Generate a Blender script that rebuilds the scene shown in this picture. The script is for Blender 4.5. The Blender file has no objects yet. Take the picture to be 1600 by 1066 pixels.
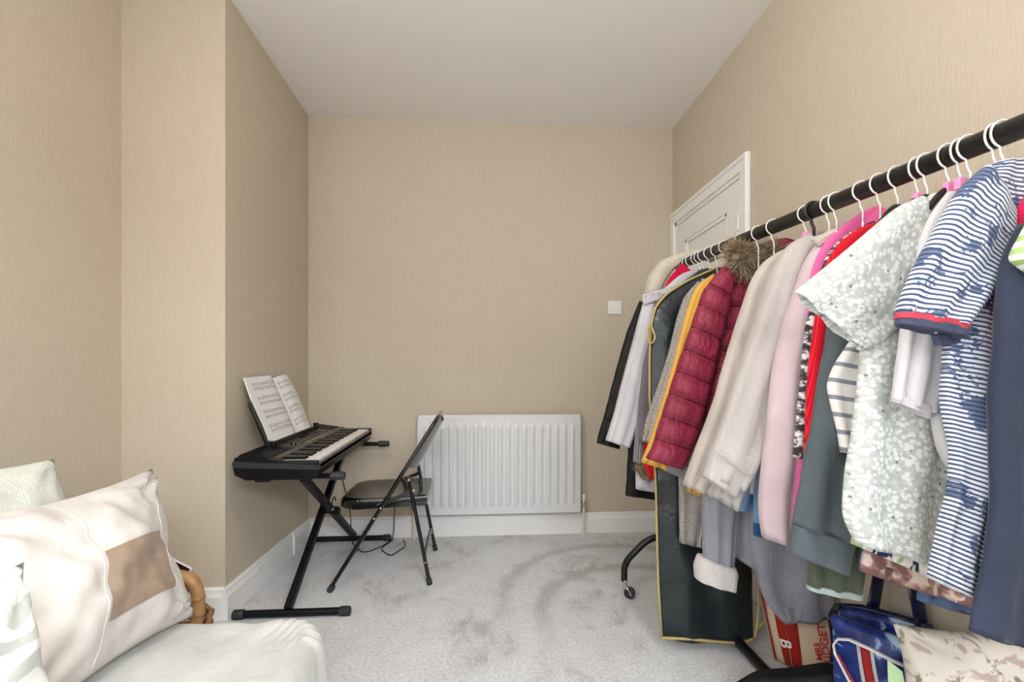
import bpy, bmesh, math, random
from mathutils import Vector, Matrix, noise
R = math.radians
random.seed(7)
C = bpy.context.scene.collection
sc = bpy.context.scene

# ------------------------------------------------------------------ camera, world, lights, exposure
CAM_H, YAW, F, HX, HY = 1.007, R(3.86), 711.0, 800.0, 586.0
cam_d = bpy.data.cameras.new('camera'); cam = bpy.data.objects.new('camera', cam_d); C.objects.link(cam)
cam.location = (0, 0, CAM_H); cam.rotation_euler = (R(90), 0, -YAW)
cam_d.sensor_width = 36; cam_d.lens = 16.0; cam_d.shift_y = 53/1600; cam_d.clip_start = 0.02
sc.camera = cam
w = bpy.data.worlds.new('world'); sc.world = w; w.use_nodes = True
w.node_tree.nodes['Background'].inputs[0].default_value = (0.93, 0.96, 1.0, 1)
w.node_tree.nodes['Background'].inputs[1].default_value = 4.0
def area(name, loc, rot, sx, sy, power, col):
    l = bpy.data.lights.new(name, 'AREA'); l.shape = 'RECTANGLE'; l.size = sx; l.size_y = sy
    l.energy = power; l.color = col
    o = bpy.data.objects.new(name, l); C.objects.link(o); o.location = loc; o.rotation_euler = rot
    return o
area('window_daylight', (-0.1, -1.27, 1.5), (R(90), 0, 0), 2.3, 1.5, 2, (0.97, 0.98, 1.0))
area('side_fill_light', (-1.45, -0.55, 1.5), (0, R(-90), 0), 1.3, 1.0, 26, (0.95, 0.97, 1.0))  # added fill from the left, placed in a made-up side window
sky_l = area('window_skylight', (0.55, -1.26, 1.74), (R(90-42), 0, R(38)), 1.2, .45, 31, (0.86, 0.93, 1.0)); sky_l.data.spread = R(84)
pl = bpy.data.lights.new('overhead_fill_light', 'POINT'); pl.energy = 30; pl.color = (1.0, 0.97, 0.93); pl.shadow_soft_size = 0.22  # added fill light below the ceiling, no lamp fitting belongs to it
plo = bpy.data.objects.new('overhead_fill_light', pl); C.objects.link(plo); plo.location = (-0.10, 0.45, 2.2)
sc.view_settings.view_transform = 'Standard'; sc.view_settings.look = 'None'
sc.view_settings.gamma = 1; sc.view_settings.use_curve_mapping = False
sc.view_settings.exposure = 0.0

# ------------------------------------------------------------------ helpers
def lin(c):
    return tuple(((v/255)/12.92 if v/255 <= 0.04045 else ((v/255+0.055)/1.055)**2.4) for v in c[:3])
def ray(px, py):
    k = (px-HX)/F
    return Vector((k*math.cos(YAW)+math.sin(YAW), -k*math.sin(YAW)+math.cos(YAW), -(py-HY)/F))
def on_y(px, py, y, tilt=0.0, twist=0.0, x0=0.93):
    # photograph point on the hanging plane Y = y + tilt*(z-1.45) + twist*(x-x0)
    d = ray(px, py)
    den = d.y - tilt*d.z - twist*d.x
    t = (y + tilt*(CAM_H-1.45) - twist*x0)/den
    return Vector((0, 0, CAM_H)) + d*t
def link(name, me, mat, parent=None, smooth=True):
    o = bpy.data.objects.new(name, me); C.objects.link(o)
    if mat is not None:
        for m in (mat if isinstance(mat, (list, tuple)) else [mat]): me.materials.append(m)
    if smooth:
        for p in me.polygons: p.use_smooth = True
    if parent is not None: o.parent = parent
    return o
def obj(name, bm, mat, parent=None, smooth=False, kind=None, label=None):
    me = bpy.data.meshes.new(name)
    bmesh.ops.recalc_face_normals(bm, faces=bm.faces)
    bm.to_mesh(me); bm.free()
    o = link(name, me, mat, parent, smooth)
    if smooth == 'auto':
        for p in me.polygons: p.use_smooth = True
        try: me.set_sharp_from_angle(angle=R(40))
        except Exception: pass
    if kind: o['kind'] = kind
    if label: o['label'] = label
    return o
def thing(name, label, cat, loc=(0, 0, 0), rot=(0, 0, 0), group=None):
    o = bpy.data.objects.new(name, None); C.objects.link(o); o.empty_display_size = 0.05
    o.location = loc; o.rotation_euler = rot; o['label'] = label; o['category'] = cat
    if group: o['group'] = group
    return o
def tag(o, label, cat, group=None):
    o['label'] = label; o['category'] = cat
    if group: o['group'] = group
    return o
def struct(name, bm, mat, parent=None, smooth=False):
    o = obj(name, bm, mat, parent, smooth)
    if parent is None: o['kind'] = 'structure'
    return o
def NB(): return bmesh.new()
def box(bm, lo, hi, bevel=0.0, seg=2, M=None):
    lo = Vector(lo); hi = Vector(hi)
    r = bmesh.ops.create_cube(bm, size=1.0)
    vs = r['verts']
    for v in vs:
        v.co = Vector(((v.co.x+.5)*(hi.x-lo.x)+lo.x, (v.co.y+.5)*(hi.y-lo.y)+lo.y, (v.co.z+.5)*(hi.z-lo.z)+lo.z))
    if bevel > 0:
        es = list({e for v in vs for e in v.link_edges})
        res = bmesh.ops.bevel(bm, geom=es, offset=bevel, segments=seg, profile=0.5, affect='EDGES')
        vs = list({v for f in res['faces'] for v in f.verts} | {v for v in vs if v.is_valid})
    if M is not None:
        for v in vs: v.co = M @ v.co
    return bm
def fillet(pts, r, n=5):
    pts = [Vector(p) for p in pts]; out = [pts[0]]
    for i in range(1, len(pts)-1):
        a, b, c = pts[i-1], pts[i], pts[i+1]
        d1 = (a-b); d2 = (c-b); rr = min(r, d1.length*.49, d2.length*.49)
        p0 = b+d1.normalized()*rr; p2 = b+d2.normalized()*rr
        for k in range(n+1):
            t = k/n; out.append(p0*(1-t)**2 + b*2*t*(1-t) + p2*t*t)
    out.append(pts[-1]); return out
def tube(bm, pts, r, n=10, flat=None, up=None):
    pts = [Vector(p) for p in pts]; rings = []
    rad = r if isinstance(r, (list, tuple)) else [r]*len(pts)
    t0 = (pts[1]-pts[0]).normalized()
    nrm = Vector(up) if up is not None else (Vector((0, 0, 1)) if abs(t0.z) < .9 else Vector((1, 0, 0)))
    for i, p in enumerate(pts):
        t = (pts[min(i+1, len(pts)-1)]-pts[max(i-1, 0)])
        t = t.normalized() if t.length > 1e-9 else t0
        nrm = (nrm - t*nrm.dot(t)); nrm = nrm.normalized() if nrm.length > 1e-6 else t.orthogonal().normalized()
        b = t.cross(nrm)
        fl = flat or 1.0
        rings.append([bm.verts.new(p + (nrm*math.cos(2*math.pi*k/n)*fl + b*math.sin(2*math.pi*k/n))*rad[i]) for k in range(n)])
    for a, b in zip(rings, rings[1:]):
        for k in range(n): bm.faces.new((a[k], a[(k+1) % n], b[(k+1) % n], b[k]))
    bm.faces.new(rings[0][::-1]); bm.faces.new(rings[-1])
    return bm
def beam(bm, p0, p1, wx, wz, up=(0, 0, 1), bevel=0.003):
    # rectangular bar from p0 to p1
    p0 = Vector(p0); p1 = Vector(p1); d = p1-p0; L = d.length; d.normalize()
    u = Vector(up); s = d.cross(u).normalized(); u = s.cross(d)
    M = Matrix(((s.x, d.x, u.x, p0.x), (s.y, d.y, u.y, p0.y), (s.z, d.z, u.z, p0.z), (0, 0, 0, 1)))
    return box(bm, (-wx/2, 0, -wz/2), (wx/2, L, wz/2), bevel, 2, M)
def lathe(bm, prof, center, axis=(0, 0, 1), n=16):
    q = Vector((0, 0, 1)).rotation_difference(Vector(axis)); c = Vector(center); rings = []
    for r, z in prof:
        rings.append([bm.verts.new(c + q @ Vector((r*math.cos(2*math.pi*k/n), r*math.sin(2*math.pi*k/n), z))) for k in range(n)])
    for a, b in zip(rings, rings[1:]):
        for k in range(n): bm.faces.new((a[k], a[(k+1) % n], b[(k+1) % n], b[k]))
    bm.faces.new(rings[0][::-1]); bm.faces.new(rings[-1]); return bm
def prism(bm, poly, y0, y1):
    # polygon in (x, z) extruded along y
    a = [bm.verts.new((x, y0, z)) for x, z in poly]; b = [bm.verts.new((x, y1, z)) for x, z in poly]
    n = len(poly)
    for k in range(n): bm.faces.new((a[k], a[(k+1) % n], b[(k+1) % n], b[k]))
    bm.faces.new(a[::-1]); bm.faces.new(b); return bm

# ------------------------------------------------------------------ materials
class NT:
    def __init__(self, name):
        self.m = bpy.data.materials.new(name); self.m.use_nodes = True
        self.t = self.m.node_tree; self.b = self.t.nodes['Principled BSDF']
    def n(self, typ, **kw):
        nd = self.t.nodes.new(typ)
        for k, v in kw.items():
            if k in nd.inputs.keys() and not hasattr(nd, k): nd.inputs[k].default_value = v
            elif hasattr(nd, k): setattr(nd, k, v)
            else: nd.inputs[k].default_value = v
        return nd
    def l(self, a, b): self.t.links.new(a, b)
    def coord(self, kind='Object', scale=(1, 1, 1), rot=(0, 0, 0)):
        tc = self.n('ShaderNodeTexCoord'); mp = self.n('ShaderNodeMapping')
        mp.inputs['Scale'].default_value = scale; mp.inputs['Rotation'].default_value = rot
        self.l(tc.outputs[kind], mp.inputs[0]); return mp.outputs[0]
    def noise(self, vec, scale, detail=3, rough=.5, dist=0.0):
        nd = self.n('ShaderNodeTexNoise'); nd.inputs['Scale'].default_value = scale
        nd.inputs['Detail'].default_value = detail; nd.inputs['Roughness'].default_value = rough
        nd.inputs['Distortion'].default_value = dist
        self.l(vec, nd.inputs['Vector']); return nd.outputs['Fac']
    def ramp(self, fac, stops, interp='LINEAR'):
        nd = self.n('ShaderNodeValToRGB'); cr = nd.color_ramp; cr.interpolation = interp
        while len(cr.elements) < len(stops): cr.elements.new(0.5)
        for e, (p, c) in zip(cr.elements, stops):
            e.position = p; e.color = (*c, 1) if len(c) == 3 else c
        self.l(fac, nd.inputs[0]); return nd.outputs[0]
    def mix(self, fac, a, b, blend='MIX'):
        nd = self.n('ShaderNodeMix', data_type='RGBA', blend_type=blend)
        for s, v in ((nd.inputs[0], fac), (nd.inputs[6], a), (nd.inputs[7], b)):
            if hasattr(v, 'is_linked'): self.l(v, s)
            elif isinstance(v, (tuple, list)): s.default_value = (*v[:3], 1)
            else: s.default_value = v
        return nd.outputs[2]
    def math(self, op, a, b=None, c=None):
        nd = self.n('ShaderNodeMath', operation=op)
        for i, v in enumerate((a, b, c)):
            if v is None: continue
            if hasattr(v, 'is_linked'): self.l(v, nd.inputs[i])
            else: nd.inputs[i].default_value = v
        return nd.outputs[0]
    def bump(self, h, strength=.3, dist=.002):
        nd = self.n('ShaderNodeBump'); nd.inputs['Strength'].default_value = strength
        nd.inputs['Distance'].default_value = dist
        self.l(h, nd.inputs['Height']); self.l(nd.outputs[0], self.b.inputs['Normal'])
    def base(self, c):
        if hasattr(c, 'is_linked'): self.l(c, self.b.inputs['Base Color'])
        else: self.b.inputs['Base Color'].default_value = (*c, 1)
    def set(self, rough=.6, metal=0.0, sheen=0.0, spec=None, coat=0.0):
        self.b.inputs['Roughness'].default_value = rough; self.b.inputs['Metallic'].default_value = metal
        if sheen: self.b.inputs['Sheen Weight'].default_value = sheen; self.b.inputs['Sheen Roughness'].default_value = .4
        if spec is not None: self.b.inputs['Specular IOR Level'].default_value = spec
        if coat: self.b.inputs['Coat Weight'].default_value = coat; self.b.inputs['Coat Roughness'].default_value = .1
        return self.m
def plain(name, c, rough=.5, metal=0.0, noise_amt=.06, scale=60, bump=0.0, spec=None, coat=0.0, bdist=.001):
    t = NT(name); co = t.coord(); n = t.noise(co, scale, 4)
    l_ = lin(c); t.base(t.ramp(n, [(.25, tuple(v*(1-noise_amt) for v in l_)), (.75, tuple(min(1, v*(1+noise_amt)) for v in l_))]))
    if bump: t.bump(n, bump, bdist)
    return t.set(rough, metal, spec=spec, coat=coat)
def fabric(name, c, scale=900, bump=.35, var=.08, rough=.9, sheen=.15, fold=0.5, weave=False):
    # plain cloth: fine weave grain, slow shade drift of the dye, wrinkle relief
    t = NT(name); co = t.coord('Object')
    n1 = t.noise(co, scale, 3); n2 = t.noise(co, 9, 3)
    l_ = lin(c)
    c1 = t.ramp(n2, [(.3, tuple(v*(1-var) for v in l_)), (.7, tuple(min(1, v*(1+var)) for v in l_))])
    c2 = t.ramp(n1, [(.3, (.86,)*3), (.7, (1.06,)*3)])
    t.base(t.mix(1.0, c1, c2, 'MULTIPLY'))
    wr = t.noise(t.coord('Object', (1, 1, .35)), 16, 3, .45, .6)
    h = t.math('ADD', t.math('MULTIPLY', n1, .10*bump), t.math('MULTIPLY', wr, fold))
    t.bump(h, .8, .018)
    return t.set(rough, sheen=sheen, spec=.25)
def patterned(name, build, rough=.9, scale=900, fold=.4):
    t = NT(name); uv = t.coord('UV'); t.base(build(t, uv))
    n1 = t.noise(t.coord('Object'), scale, 2); wr = t.noise(t.coord('Object', (1, 1, .35)), 16, 3, .45, .6)
    t.bump(t.math('ADD', t.math('MULTIPLY', n1, .05), t.math('MULTIPLY', wr, fold)), .8, .012)
    return t.set(rough, sheen=.1, spec=.25)

def wallpaper():
    t = NT('ribbed_wallpaper')
    co = t.coord('Object', (1, 1, .045)); cf = t.coord('Object')
    rib = t.noise(co, 380, 3, .6, .2); rib2 = t.noise(t.coord('Object', (1, 1, .10)), 170, 3, .55, .4)
    crs = t.noise(t.coord('Object', (.15, .15, 1)), 420, 2)
    h = t.math('ADD', t.math('MULTIPLY', rib, .6), t.math('ADD', t.math('MULTIPLY', rib2, .5), t.math('MULTIPLY', crs, .18)))
    a, b = lin((190, 177, 157)), lin((207, 194, 175))
    t.base(t.ramp(h, [(.35, a), (.95, b)]))
    t.bump(h, .5, .002)
    return t.set(.72, spec=.25)
def carpet():
    t = NT('cut_pile_carpet'); co = t.coord('Object')
    big = t.noise(co, 3.2, 4, .55, .8); mid = t.noise(t.coord('Object', (1, .6, 1)), 15, 4, .6, .6); fine = t.noise(co, 260, 3, .7); tuft = t.noise(co, 90, 3, .6)
    f = t.math('ADD', t.math('MULTIPLY', big, .62), t.math('MULTIPLY', mid, .38))
    c = t.ramp(f, [(.34, lin((196, 192, 190))), (.45, lin((225, 224, 225))), (.66, lin((238, 239, 241)))])
    # nap brushed the other way in two arcs where the rack's wheels were swung
    for (cx, cy, r, wd, amt) in ((.75, 1.85, .50, .07, .62), (.72, 2.02, .62, .06, .55)):
        vm = t.n('ShaderNodeVectorMath', operation='DISTANCE'); t.l(co, vm.inputs[0]); vm.inputs[1].default_value = (cx, cy, 0)
        d = t.math('ABSOLUTE', t.math('SUBTRACT', t.math('ADD', vm.outputs['Value'], t.math('MULTIPLY', t.math('SUBTRACT', mid, .5), .10)), r))
        k = t.n('ShaderNodeMapRange', interpolation_type='SMOOTHSTEP')
        t.l(d, k.inputs[0]); k.inputs[1].default_value = 0; k.inputs[2].default_value = wd; k.inputs[3].default_value = amt; k.inputs[4].default_value = 0
        sx = t.n('ShaderNodeSeparateXYZ'); t.l(co, sx.inputs[0])
        g = t.n('ShaderNodeMapRange', interpolation_type='SMOOTHSTEP'); t.l(sx.outputs[1], g.inputs[0]); g.inputs[1].default_value = cy-.25; g.inputs[2].default_value = cy+.15
        c = t.mix(t.math('MULTIPLY', k.outputs[0], g.outputs[0]), c, lin((176, 168, 162)))
    c = t.mix(1.0, c, t.ramp(fine, [(.3, (.66,)*3), (.7, (1.20,)*3)]), 'MULTIPLY')
    c = t.mix(1.0, c, t.ramp(tuft, [(.3, (.80,)*3), (.7, (1.14,)*3)]), 'MULTIPLY')
    t.base(c)
    t.bump(t.math('ADD', t.math('MULTIPLY', fine, .7), t.math('MULTIPLY', tuft, .6)), .9, .006)
    return t.set(.95, sheen=.2, spec=.1)
M_wall = wallpaper(); M_carpet = carpet()
M_ceil = plain('ceiling_paint', (238, 235, 229), .9, noise_amt=.02, scale=160, bump=.35, bdist=.003, spec=.1)
M_gloss = plain('white_gloss_paint', (238, 236, 233), .32, noise_amt=.01, scale=30, bump=.02)
M_rad = plain('radiator_enamel', (222, 222, 222), .3, noise_amt=.01)
M_blackmetal = plain('black_powder_coat', (14, 14, 15), .38, 0.0, noise_amt=.1)
M_glossblack = plain('gloss_black_enamel', (8, 8, 8), .14, noise_amt=.05, coat=.4)
M_rubber = plain('black_rubber', (38, 41, 46), .6)
M_steel = plain('bright_steel', (205, 205, 205), .22, 1.0)
M_whitewire = plain('white_coated_wire', (236, 234, 230), .3)
M_pink = plain('pink_clip_plastic', (240, 150, 195), .4)
M_plasticwhite = plain('white_plastic', (232, 230, 228), .35)
M_pipe = plain('cream_painted_pipe', (226, 212, 192), .45)

# ------------------------------------------------------------------ room shell
XL, XA, XR, YB, YF, YR, H = -1.06, -1.468, 1.237, 2.875, 1.964, -1.30, 2.60
T = 0.12
b = NB(); box(b, (XA-T, YR-T, -.1), (XR+T, YB+T, 0)); struct('floor', b, M_carpet)
b = NB(); box(b, (XA-T, YR-T, H), (XR+T, YB+T, H+.1)); struct('ceiling', b, M_ceil)
b = NB(); box(b, (XL-.002, YB, 0), (XR+T, YB+T, H)); struct('wall_far', b, M_wall)
# left wall with an added side window for extra light (unseen, behind the camera)
SY_0, SY_1, SZ_0, SZ_1 = -1.05, -.05, .85, 2.15
b = NB(); box(b, (XA-T, YR, 0), (XA, SY_0, H)); box(b, (XA-T, SY_1, 0), (XA, YF+.2, H)); box(b, (XA-T, SY_0, 0), (XA, SY_1, SZ_0)); box(b, (XA-T, SY_0, SZ_1), (XA, SY_1, H)); struct('wall_left', b, M_wall)
b = NB(); box(b, (XA, YF, 0), (XL, YB+T, H)); struct('wall_chimney_breast', b, M_wall)
# right wall with the doorway
DY0, DY1, DZ = 2.075, 2.825, 1.975
b = NB(); box(b, (XR, YR, 0), (XR+T, DY0, H)); box(b, (XR, DY0, DZ), (XR+T, YB, H)); box(b, (XR, DY1, 0), (XR+T, YB, DZ)); struct('wall_right', b, M_wall)
# rear wall with the window (behind the camera)
WX0, WX1, WZ0, WZ1 = -1.25, 1.05, .75, 2.25
b = NB(); box(b, (XA, YR-T, 0), (WX0, YR, H)); box(b, (WX1, YR-T, 0), (XR, YR, H)); box(b, (WX0, YR-T, 0), (WX1, YR, WZ0)); box(b, (WX0, YR-T, WZ1), (WX1, YR, H)); struct('wall_rear', b, M_wall)
b = NB()
for x in (WX0, -.12, WX1-.05): box(b, (x, YR-.09, WZ0), (x+.05, YR-.03, WZ1), .005)
for z in (WZ0, 1.78, WZ1-.05): box(b, (WX0, YR-.085, z), (WX1, YR-.035, z+.05), .005)
wf = struct('window_1', b, M_gloss)
b = NB(); box(b, (WX0-.05, YR-.03, WZ0-.03), (WX1+.05, YR+.09, WZ0), .006); struct('window_sill', b, M_gloss, wf)

M_glass = bpy.data.materials.new('window_glass'); M_glass.use_nodes = True
M_glass.node_tree.nodes['Principled BSDF'].inputs['Transmission Weight'].default_value = 1; M_glass.node_tree.nodes['Principled BSDF'].inputs['Roughness'].default_value = 0; M_glass.node_tree.nodes['Principled BSDF'].inputs['IOR'].default_value = 1.02
b = NB(); box(b, (WX0+.03, YR-.062, WZ0+.03), (WX1-.03, YR-.058, WZ1-.03)); obj('pane', b, M_glass, wf)
b = NB()
for y in (SY_0, SY_1-.05): box(b, (XA-.09, y, SZ_0), (XA-.03, y+.05, SZ_1), .005)
for z in (SZ_0, 1.5, SZ_1-.05): box(b, (XA-.085, SY_0, z), (XA-.035, SY_1, z+.05), .005)
wf2 = struct('added_window_2', b, M_gloss)  # frame of the window added around the side fill light
b = NB(); box(b, (XA-.062, SY_0+.03, SZ_0+.03), (XA-.058, SY_1-.03, SZ_1-.03)); obj('pane', b, M_glass, wf2)

def skirting_profile(h, d):
    return [(0, 0), (d, 0), (d, h*.72), (d*.75, h*.80), (d*.62, h*.86), (d*.62, h*.93), (d*.35, h), (0, h)]
def skirting(name, p0, p1, h=.128, d=.02, parent=None):
    # runs p0 -> p1, the room on the left-hand side of travel
    p0 = Vector((*p0, 0)); p1 = Vector((*p1, 0)); dr = (p1-p0).normalized(); nr = Vector((-dr.y, dr.x, 0))
    bm = NB(); A = []; B = []
    for x, z in skirting_profile(h, d):
        A.append(bm.verts.new(p0+nr*x+Vector((0, 0, z)))); B.append(bm.verts.new(p1+nr*x+Vector((0, 0, z))))
    n = len(A)
    for k in range(n): bm.faces.new((A[k], A[(k+1) % n], B[(k+1) % n], B[k]))
    bm.faces.new(A); bm.faces.new(B[::-1])
    return struct(name, bm, M_gloss, parent)
skirting('baseboard_far', (XR, YB), (XL, YB))
sb = skirting('baseboard_left', (XL, YB), (XL, 2.62))
skirting('fireplace_infill', (XL, 2.62), (XL, 2.204), .128, .011, sb)
skirting('breast_piece', (XL, 2.204), (XL, YF-.0195), .128, .02, sb)
skirting('baseboard_front', (XL+.0004, YF), (XA+.0005, YF))
skirting('baseboard_alcove', (XA, YF), (XA, YR))
skirting('baseboard_right', (XR, YR), (XR, DY0-.065))

# door 1 (white, panelled, shut) with its frame
M_door = plain('white_satin_paint', (236, 234, 231), .4, noise_amt=.01, scale=20)
d1 = bpy.data.objects.new('door_1', None); C.objects.link(d1); d1.location = (XR, (DY0+DY1)/2, 0); d1['kind'] = 'structure'
def dl(x, y, z): return (x-XR, y-(DY0+DY1)/2, z)
b = NB()
fx = XR-.004
L0, L1 = DY0+.028, DY1-.028; LT = DZ-.03
box(b, dl(fx+.012, L0, .008), dl(fx+.045, L1, LT)); 
for (y0, y1, z0, z1) in ((L0, L0+.11, .008, LT), (L1-.11, L1, .008, LT), (L0+.11, L1-.11, LT-.12, LT), (L0+.11, L1-.11, .92, 1.08), (L0+.11, L1-.11, .008, .24)):
    box(b, dl(fx, y0, z0), dl(fx+.014, y1, z1))
obj('leaf', b, M_door, d1)
def moulding(y0, y1, z0, z1):
    bm = NB(); w_ = .022
    for (a0, a1, c0, c1) in ((y0, y0+w_, z0, z1), (y1-w_, y1, z0, z1), (y0, y1, z0, z0+w_), (y0, y1, z1-w_, z1)):
        box(bm, dl(fx+.001, a0, c0), dl(fx+.013, a1, c1), .005, 2)
    return bm
obj('panel_moulding', moulding(L0+.11, L1-.11, 1.08, LT-.12), M_door, d1)
obj('panel_moulding', moulding(L0+.11, L1-.11, .24, .92), M_door, d1)
b = NB()
for y0, y1 in ((DY0, DY0+.024), (DY1-.024, DY1)): box(b, dl(XR-.006, y0, 0), dl(XR+T, y1, DZ))
box(b, dl(XR-.006, DY0, DZ-.026), dl(XR+T, DY1, DZ)); obj('frame', b, M_gloss, d1)
for hz in (1.70, .28):
    b = NB(); tube(b, [dl(fx-.006, L0-.002, hz), dl(fx-.006, L0-.002, hz+.085)], .006, 10)
    for q in range(4): tube(b, [dl(fx-.006, L0-.002, hz+.021*q+.009), dl(fx-.006, L0-.002, hz+.021*q+.012)], .0072, 10)
    obj('hinge', b, M_gloss, d1, 'auto')
b = NB(); lathe(b, [(.024, 0), (.024, .006), (.01, .008), (.009, .035), (.02, .042), (.025, .055), (.018, .066), (.004, .069)], dl(fx, L1-.06, 1.0), (-1, 0, 0)); obj('door_knob', b, M_steel, d1, 'auto')
# architrave
b = NB()
box(b, (XR-.018, DY0-.062, DZ-.006), (XR, YB-.001, DZ+.0605), .004)
box(b, (XR-.027, DY0-.064, DZ+.040), (XR-.001, YB-.0005, DZ+.062), .006)
box(b, (XR-.0175, DY0-.0615, 0), (XR-.0005, DY0+.006, DZ+.045), .004)
box(b, (XR-.0265, DY0-.0635, 0), (XR-.0015, DY0-.042, DZ+.0615), .006)
box(b, (XR-.0172, DY1-.006, 0), (XR-.0003, YB-.0015, DZ+.045), .004)
struct('trim_1', b, M_gloss)

# ------------------------------------------------------------------ radiator
rt = thing('radiator', 'white ribbed panel radiator under the far wall behind the folding chair', 'radiator', (.115, YB, 0))
RX0, RX1, RZ0, RZ1, RYF = -.381, .611, .155, .755, -.095
def rad_panel():
    bm = NB(); nrib = 19; pitch = (RX1-RX0-.05)/nrib; xs = []
    per = [0, .10, .20, .28, .36, .5, .64, .72, .80, .90]
    prof = [0, 0, .15, .6, .95, 1, .95, .6, .15, 0]
    for i in range(nrib):
        for p, q in zip(per, prof): xs.append((RX0+.025+(i+p)*pitch, q))
    xs = [(RX0, 0)] + xs + [(RX1, 0)]
    zs = []
    for z, q in ((0, 0), (.03, 0), (.045, 0), (.055, .3), (.065, .75), (.08, 1), (.3, 1), (.515, 1), (.53, .75), (.54, .3), (.55, 0), (.575, 0), (.6, 0)): zs.append((RZ0+z, q))
    g = [[bm.verts.new((x-.115, RYF+.006-.012*qx*qz, z)) for x, qx in xs] for z, qz in zs]
    for r0, r1 in zip(g, g[1:]):
        for k in range(len(xs)-1): bm.faces.new((r0[k], r0[k+1], r1[k+1], r1[k]))
    # folded rim
    back = RYF+.018
    rim = g[0] + [r[-1] for r in g[1:]] + g[-1][-2::-1] + [r[0] for r in g[-2:0:-1]]
    bk = [bm.verts.new((v.co.x, back, v.co.z)) for v in rim]; n = len(rim)
    for k in range(n): bm.faces.new((rim[k], rim[(k+1) % n], bk[(k+1) % n], bk[k]))
    bm.faces.new(bk); return bm
obj('front_panel', rad_panel(), M_rad, rt, 'auto')
b = NB(); box(b, (RX0-.115+.004, -.07, RZ0+.02), (RX1-.115-.004, -.042, RZ1-.006), .004); obj('rear_panel', b, M_rad, rt)
b = NB()
box(b, (RX0-.118, RYF+.012, RZ1-.006), (RX1-.112, RYF+.018, RZ1+.004), .002); box(b, (RX0-.118, -.045, RZ1-.006), (RX1-.112, -.038, RZ1+.004), .002)
for k in range(50):
    x = RX0-.115+.01+k*.0196; box(b, (x, RYF+.016, RZ1-.004), (x+.006, -.04, RZ1+.001))
obj('top_grille', b, M_rad, rt)
for x in (RX0-.122, RX1-.115): 
    b = NB(); box(b, (x, RYF+.012, RZ0+.01), (x+.007, -.04, RZ1-.02), .003); obj('side_panel', b, M_rad, rt)
for s, x in ((-1, RX0-.115), (1, RX1-.115)):
    b = NB(); vx = x+s*.03
    tube(b, [(x-s*.01, -.06, RZ0+.045), (vx, -.06, RZ0+.045)], .010, 12); lathe(b, [(.013, -.02), (.014, -.01), (.014, .015), (.012, .02)], (vx, -.06, RZ0+.045)); tube(b, [(x+s*.006, -.06, RZ0+.045), (x+s*.016, -.06, RZ0+.045)], .014, 6)
    vb = obj('valve', b, M_steel, rt, 'auto')
    b = NB(); lathe(b, [(.011, 0), (.012, .008), (.011, .038), (.008, .042)], (vx, -.06, RZ0+.065)); obj('valve_cap', b, M_pipe, vb, 'auto')
    b = NB(); tube(b, [(vx, -.06, 0), (vx, -.06, RZ0+.028)], .0078, 12); obj('pipe', b, M_pipe, rt, 'auto')

# ------------------------------------------------------------------ fused switch plate on the far wall
sx, sz = .854, 1.439
st = thing('wall_switch', 'small square white switched connection plate on far wall left of the clothes', 'switch', (sx, YB, sz))
b = NB(); box(b, (-.043, -.010, -.043), (.043, 0, .043), .003); obj('face_plate', b, M_plasticwhite, st)
b = NB(); box(b, (-.012, -.0125, -.018), (.012, -.009, .004), .001); obj('fuse_holder', b, M_plasticwhite, st)
for x in (-.030, .030):
    b = NB(); lathe(b, [(.0038, 0), (.0036, .0015), (.001, .002)], (x, -.010, 0), (0, -1, 0), 10); obj('screw', b, M_steel, st)

# ------------------------------------------------------------------ folding chair
ct = thing('folding_chair', 'black metal folding chair facing the electric keyboard', 'chair', (-.48, 2.41, 0), (0, 0, R(2)))
hw = .235
def frame_pts():
    p = []
    foot, top = Vector((-.232, 0, .008)), Vector((.262, 0, .80))
    path = [foot+Vector((0, -hw-.005, 0)), foot.lerp(top, .55)+Vector((0, -hw+.012, 0)), top+Vector((0, -hw+.03, 0)),
            top+Vector((0, hw-.03, 0)), foot.lerp(top, .55)+Vector((0, hw-.012, 0)), foot+Vector((0, hw+.005, 0))]
    return fillet(path, .075, 8)
b = NB(); tube(b, frame_pts(), .0125, 12, flat=.8); obj('front_frame', b, M_glossblack, ct, 'auto')
for s in (-1, 1):
    y = s*(hw-.03)
    b = NB(); tube(b, [(.225, y*1.04, .008), (.125, y, .515)], .0115, 12, flat=.85); obj('rear_leg', b, M_glossblack, ct, 'auto')
    b = NB(); lathe(b, [(.0125, -.004), (.0138, .0), (.0132, .024), (.0122, .027)], (.225, y*1.04, .006), (-.19, 0, .98), 12); obj('rubber_foot', b, M_rubber, ct, 'auto')
    fy = s*(hw+.005)
    b = NB(); lathe(b, [(.0135, -.004), (.0145, .0), (.0140, .024), (.013, .027)], (-.230, fy, .007), (.53, 0, .85), 12); obj('rubber_foot', b, M_rubber, ct, 'auto')
    b = NB(); beam(b, (.150, y*1.01, .455), (-.02, s*(hw-.012), .385), .007, .018); obj('link_bar', b, M_glossblack, ct)
    b = NB()
    for (px, pz) in ((.150, .455), (.128, .505), (.205, .11)): lathe(b, [(.007, 0), (.0065, .003), (.003, .005)], (px, y*1.01-.011, pz), (0, -1, 0), 10)
    fo, to = Vector((-.232, 0, .008)), Vector((.262, 0, .80))
    for q in (.47, .41, .22, .17):
        p = fo.lerp(to, q); lathe(b, [(.006, 0), (.0055, .002), (.002, .004)], (p.x, s*(hw-.008)-.013, p.z), (0, -1, 0), 10)
    obj('rivets', b, M_steel, ct, kind='stuff')
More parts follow.
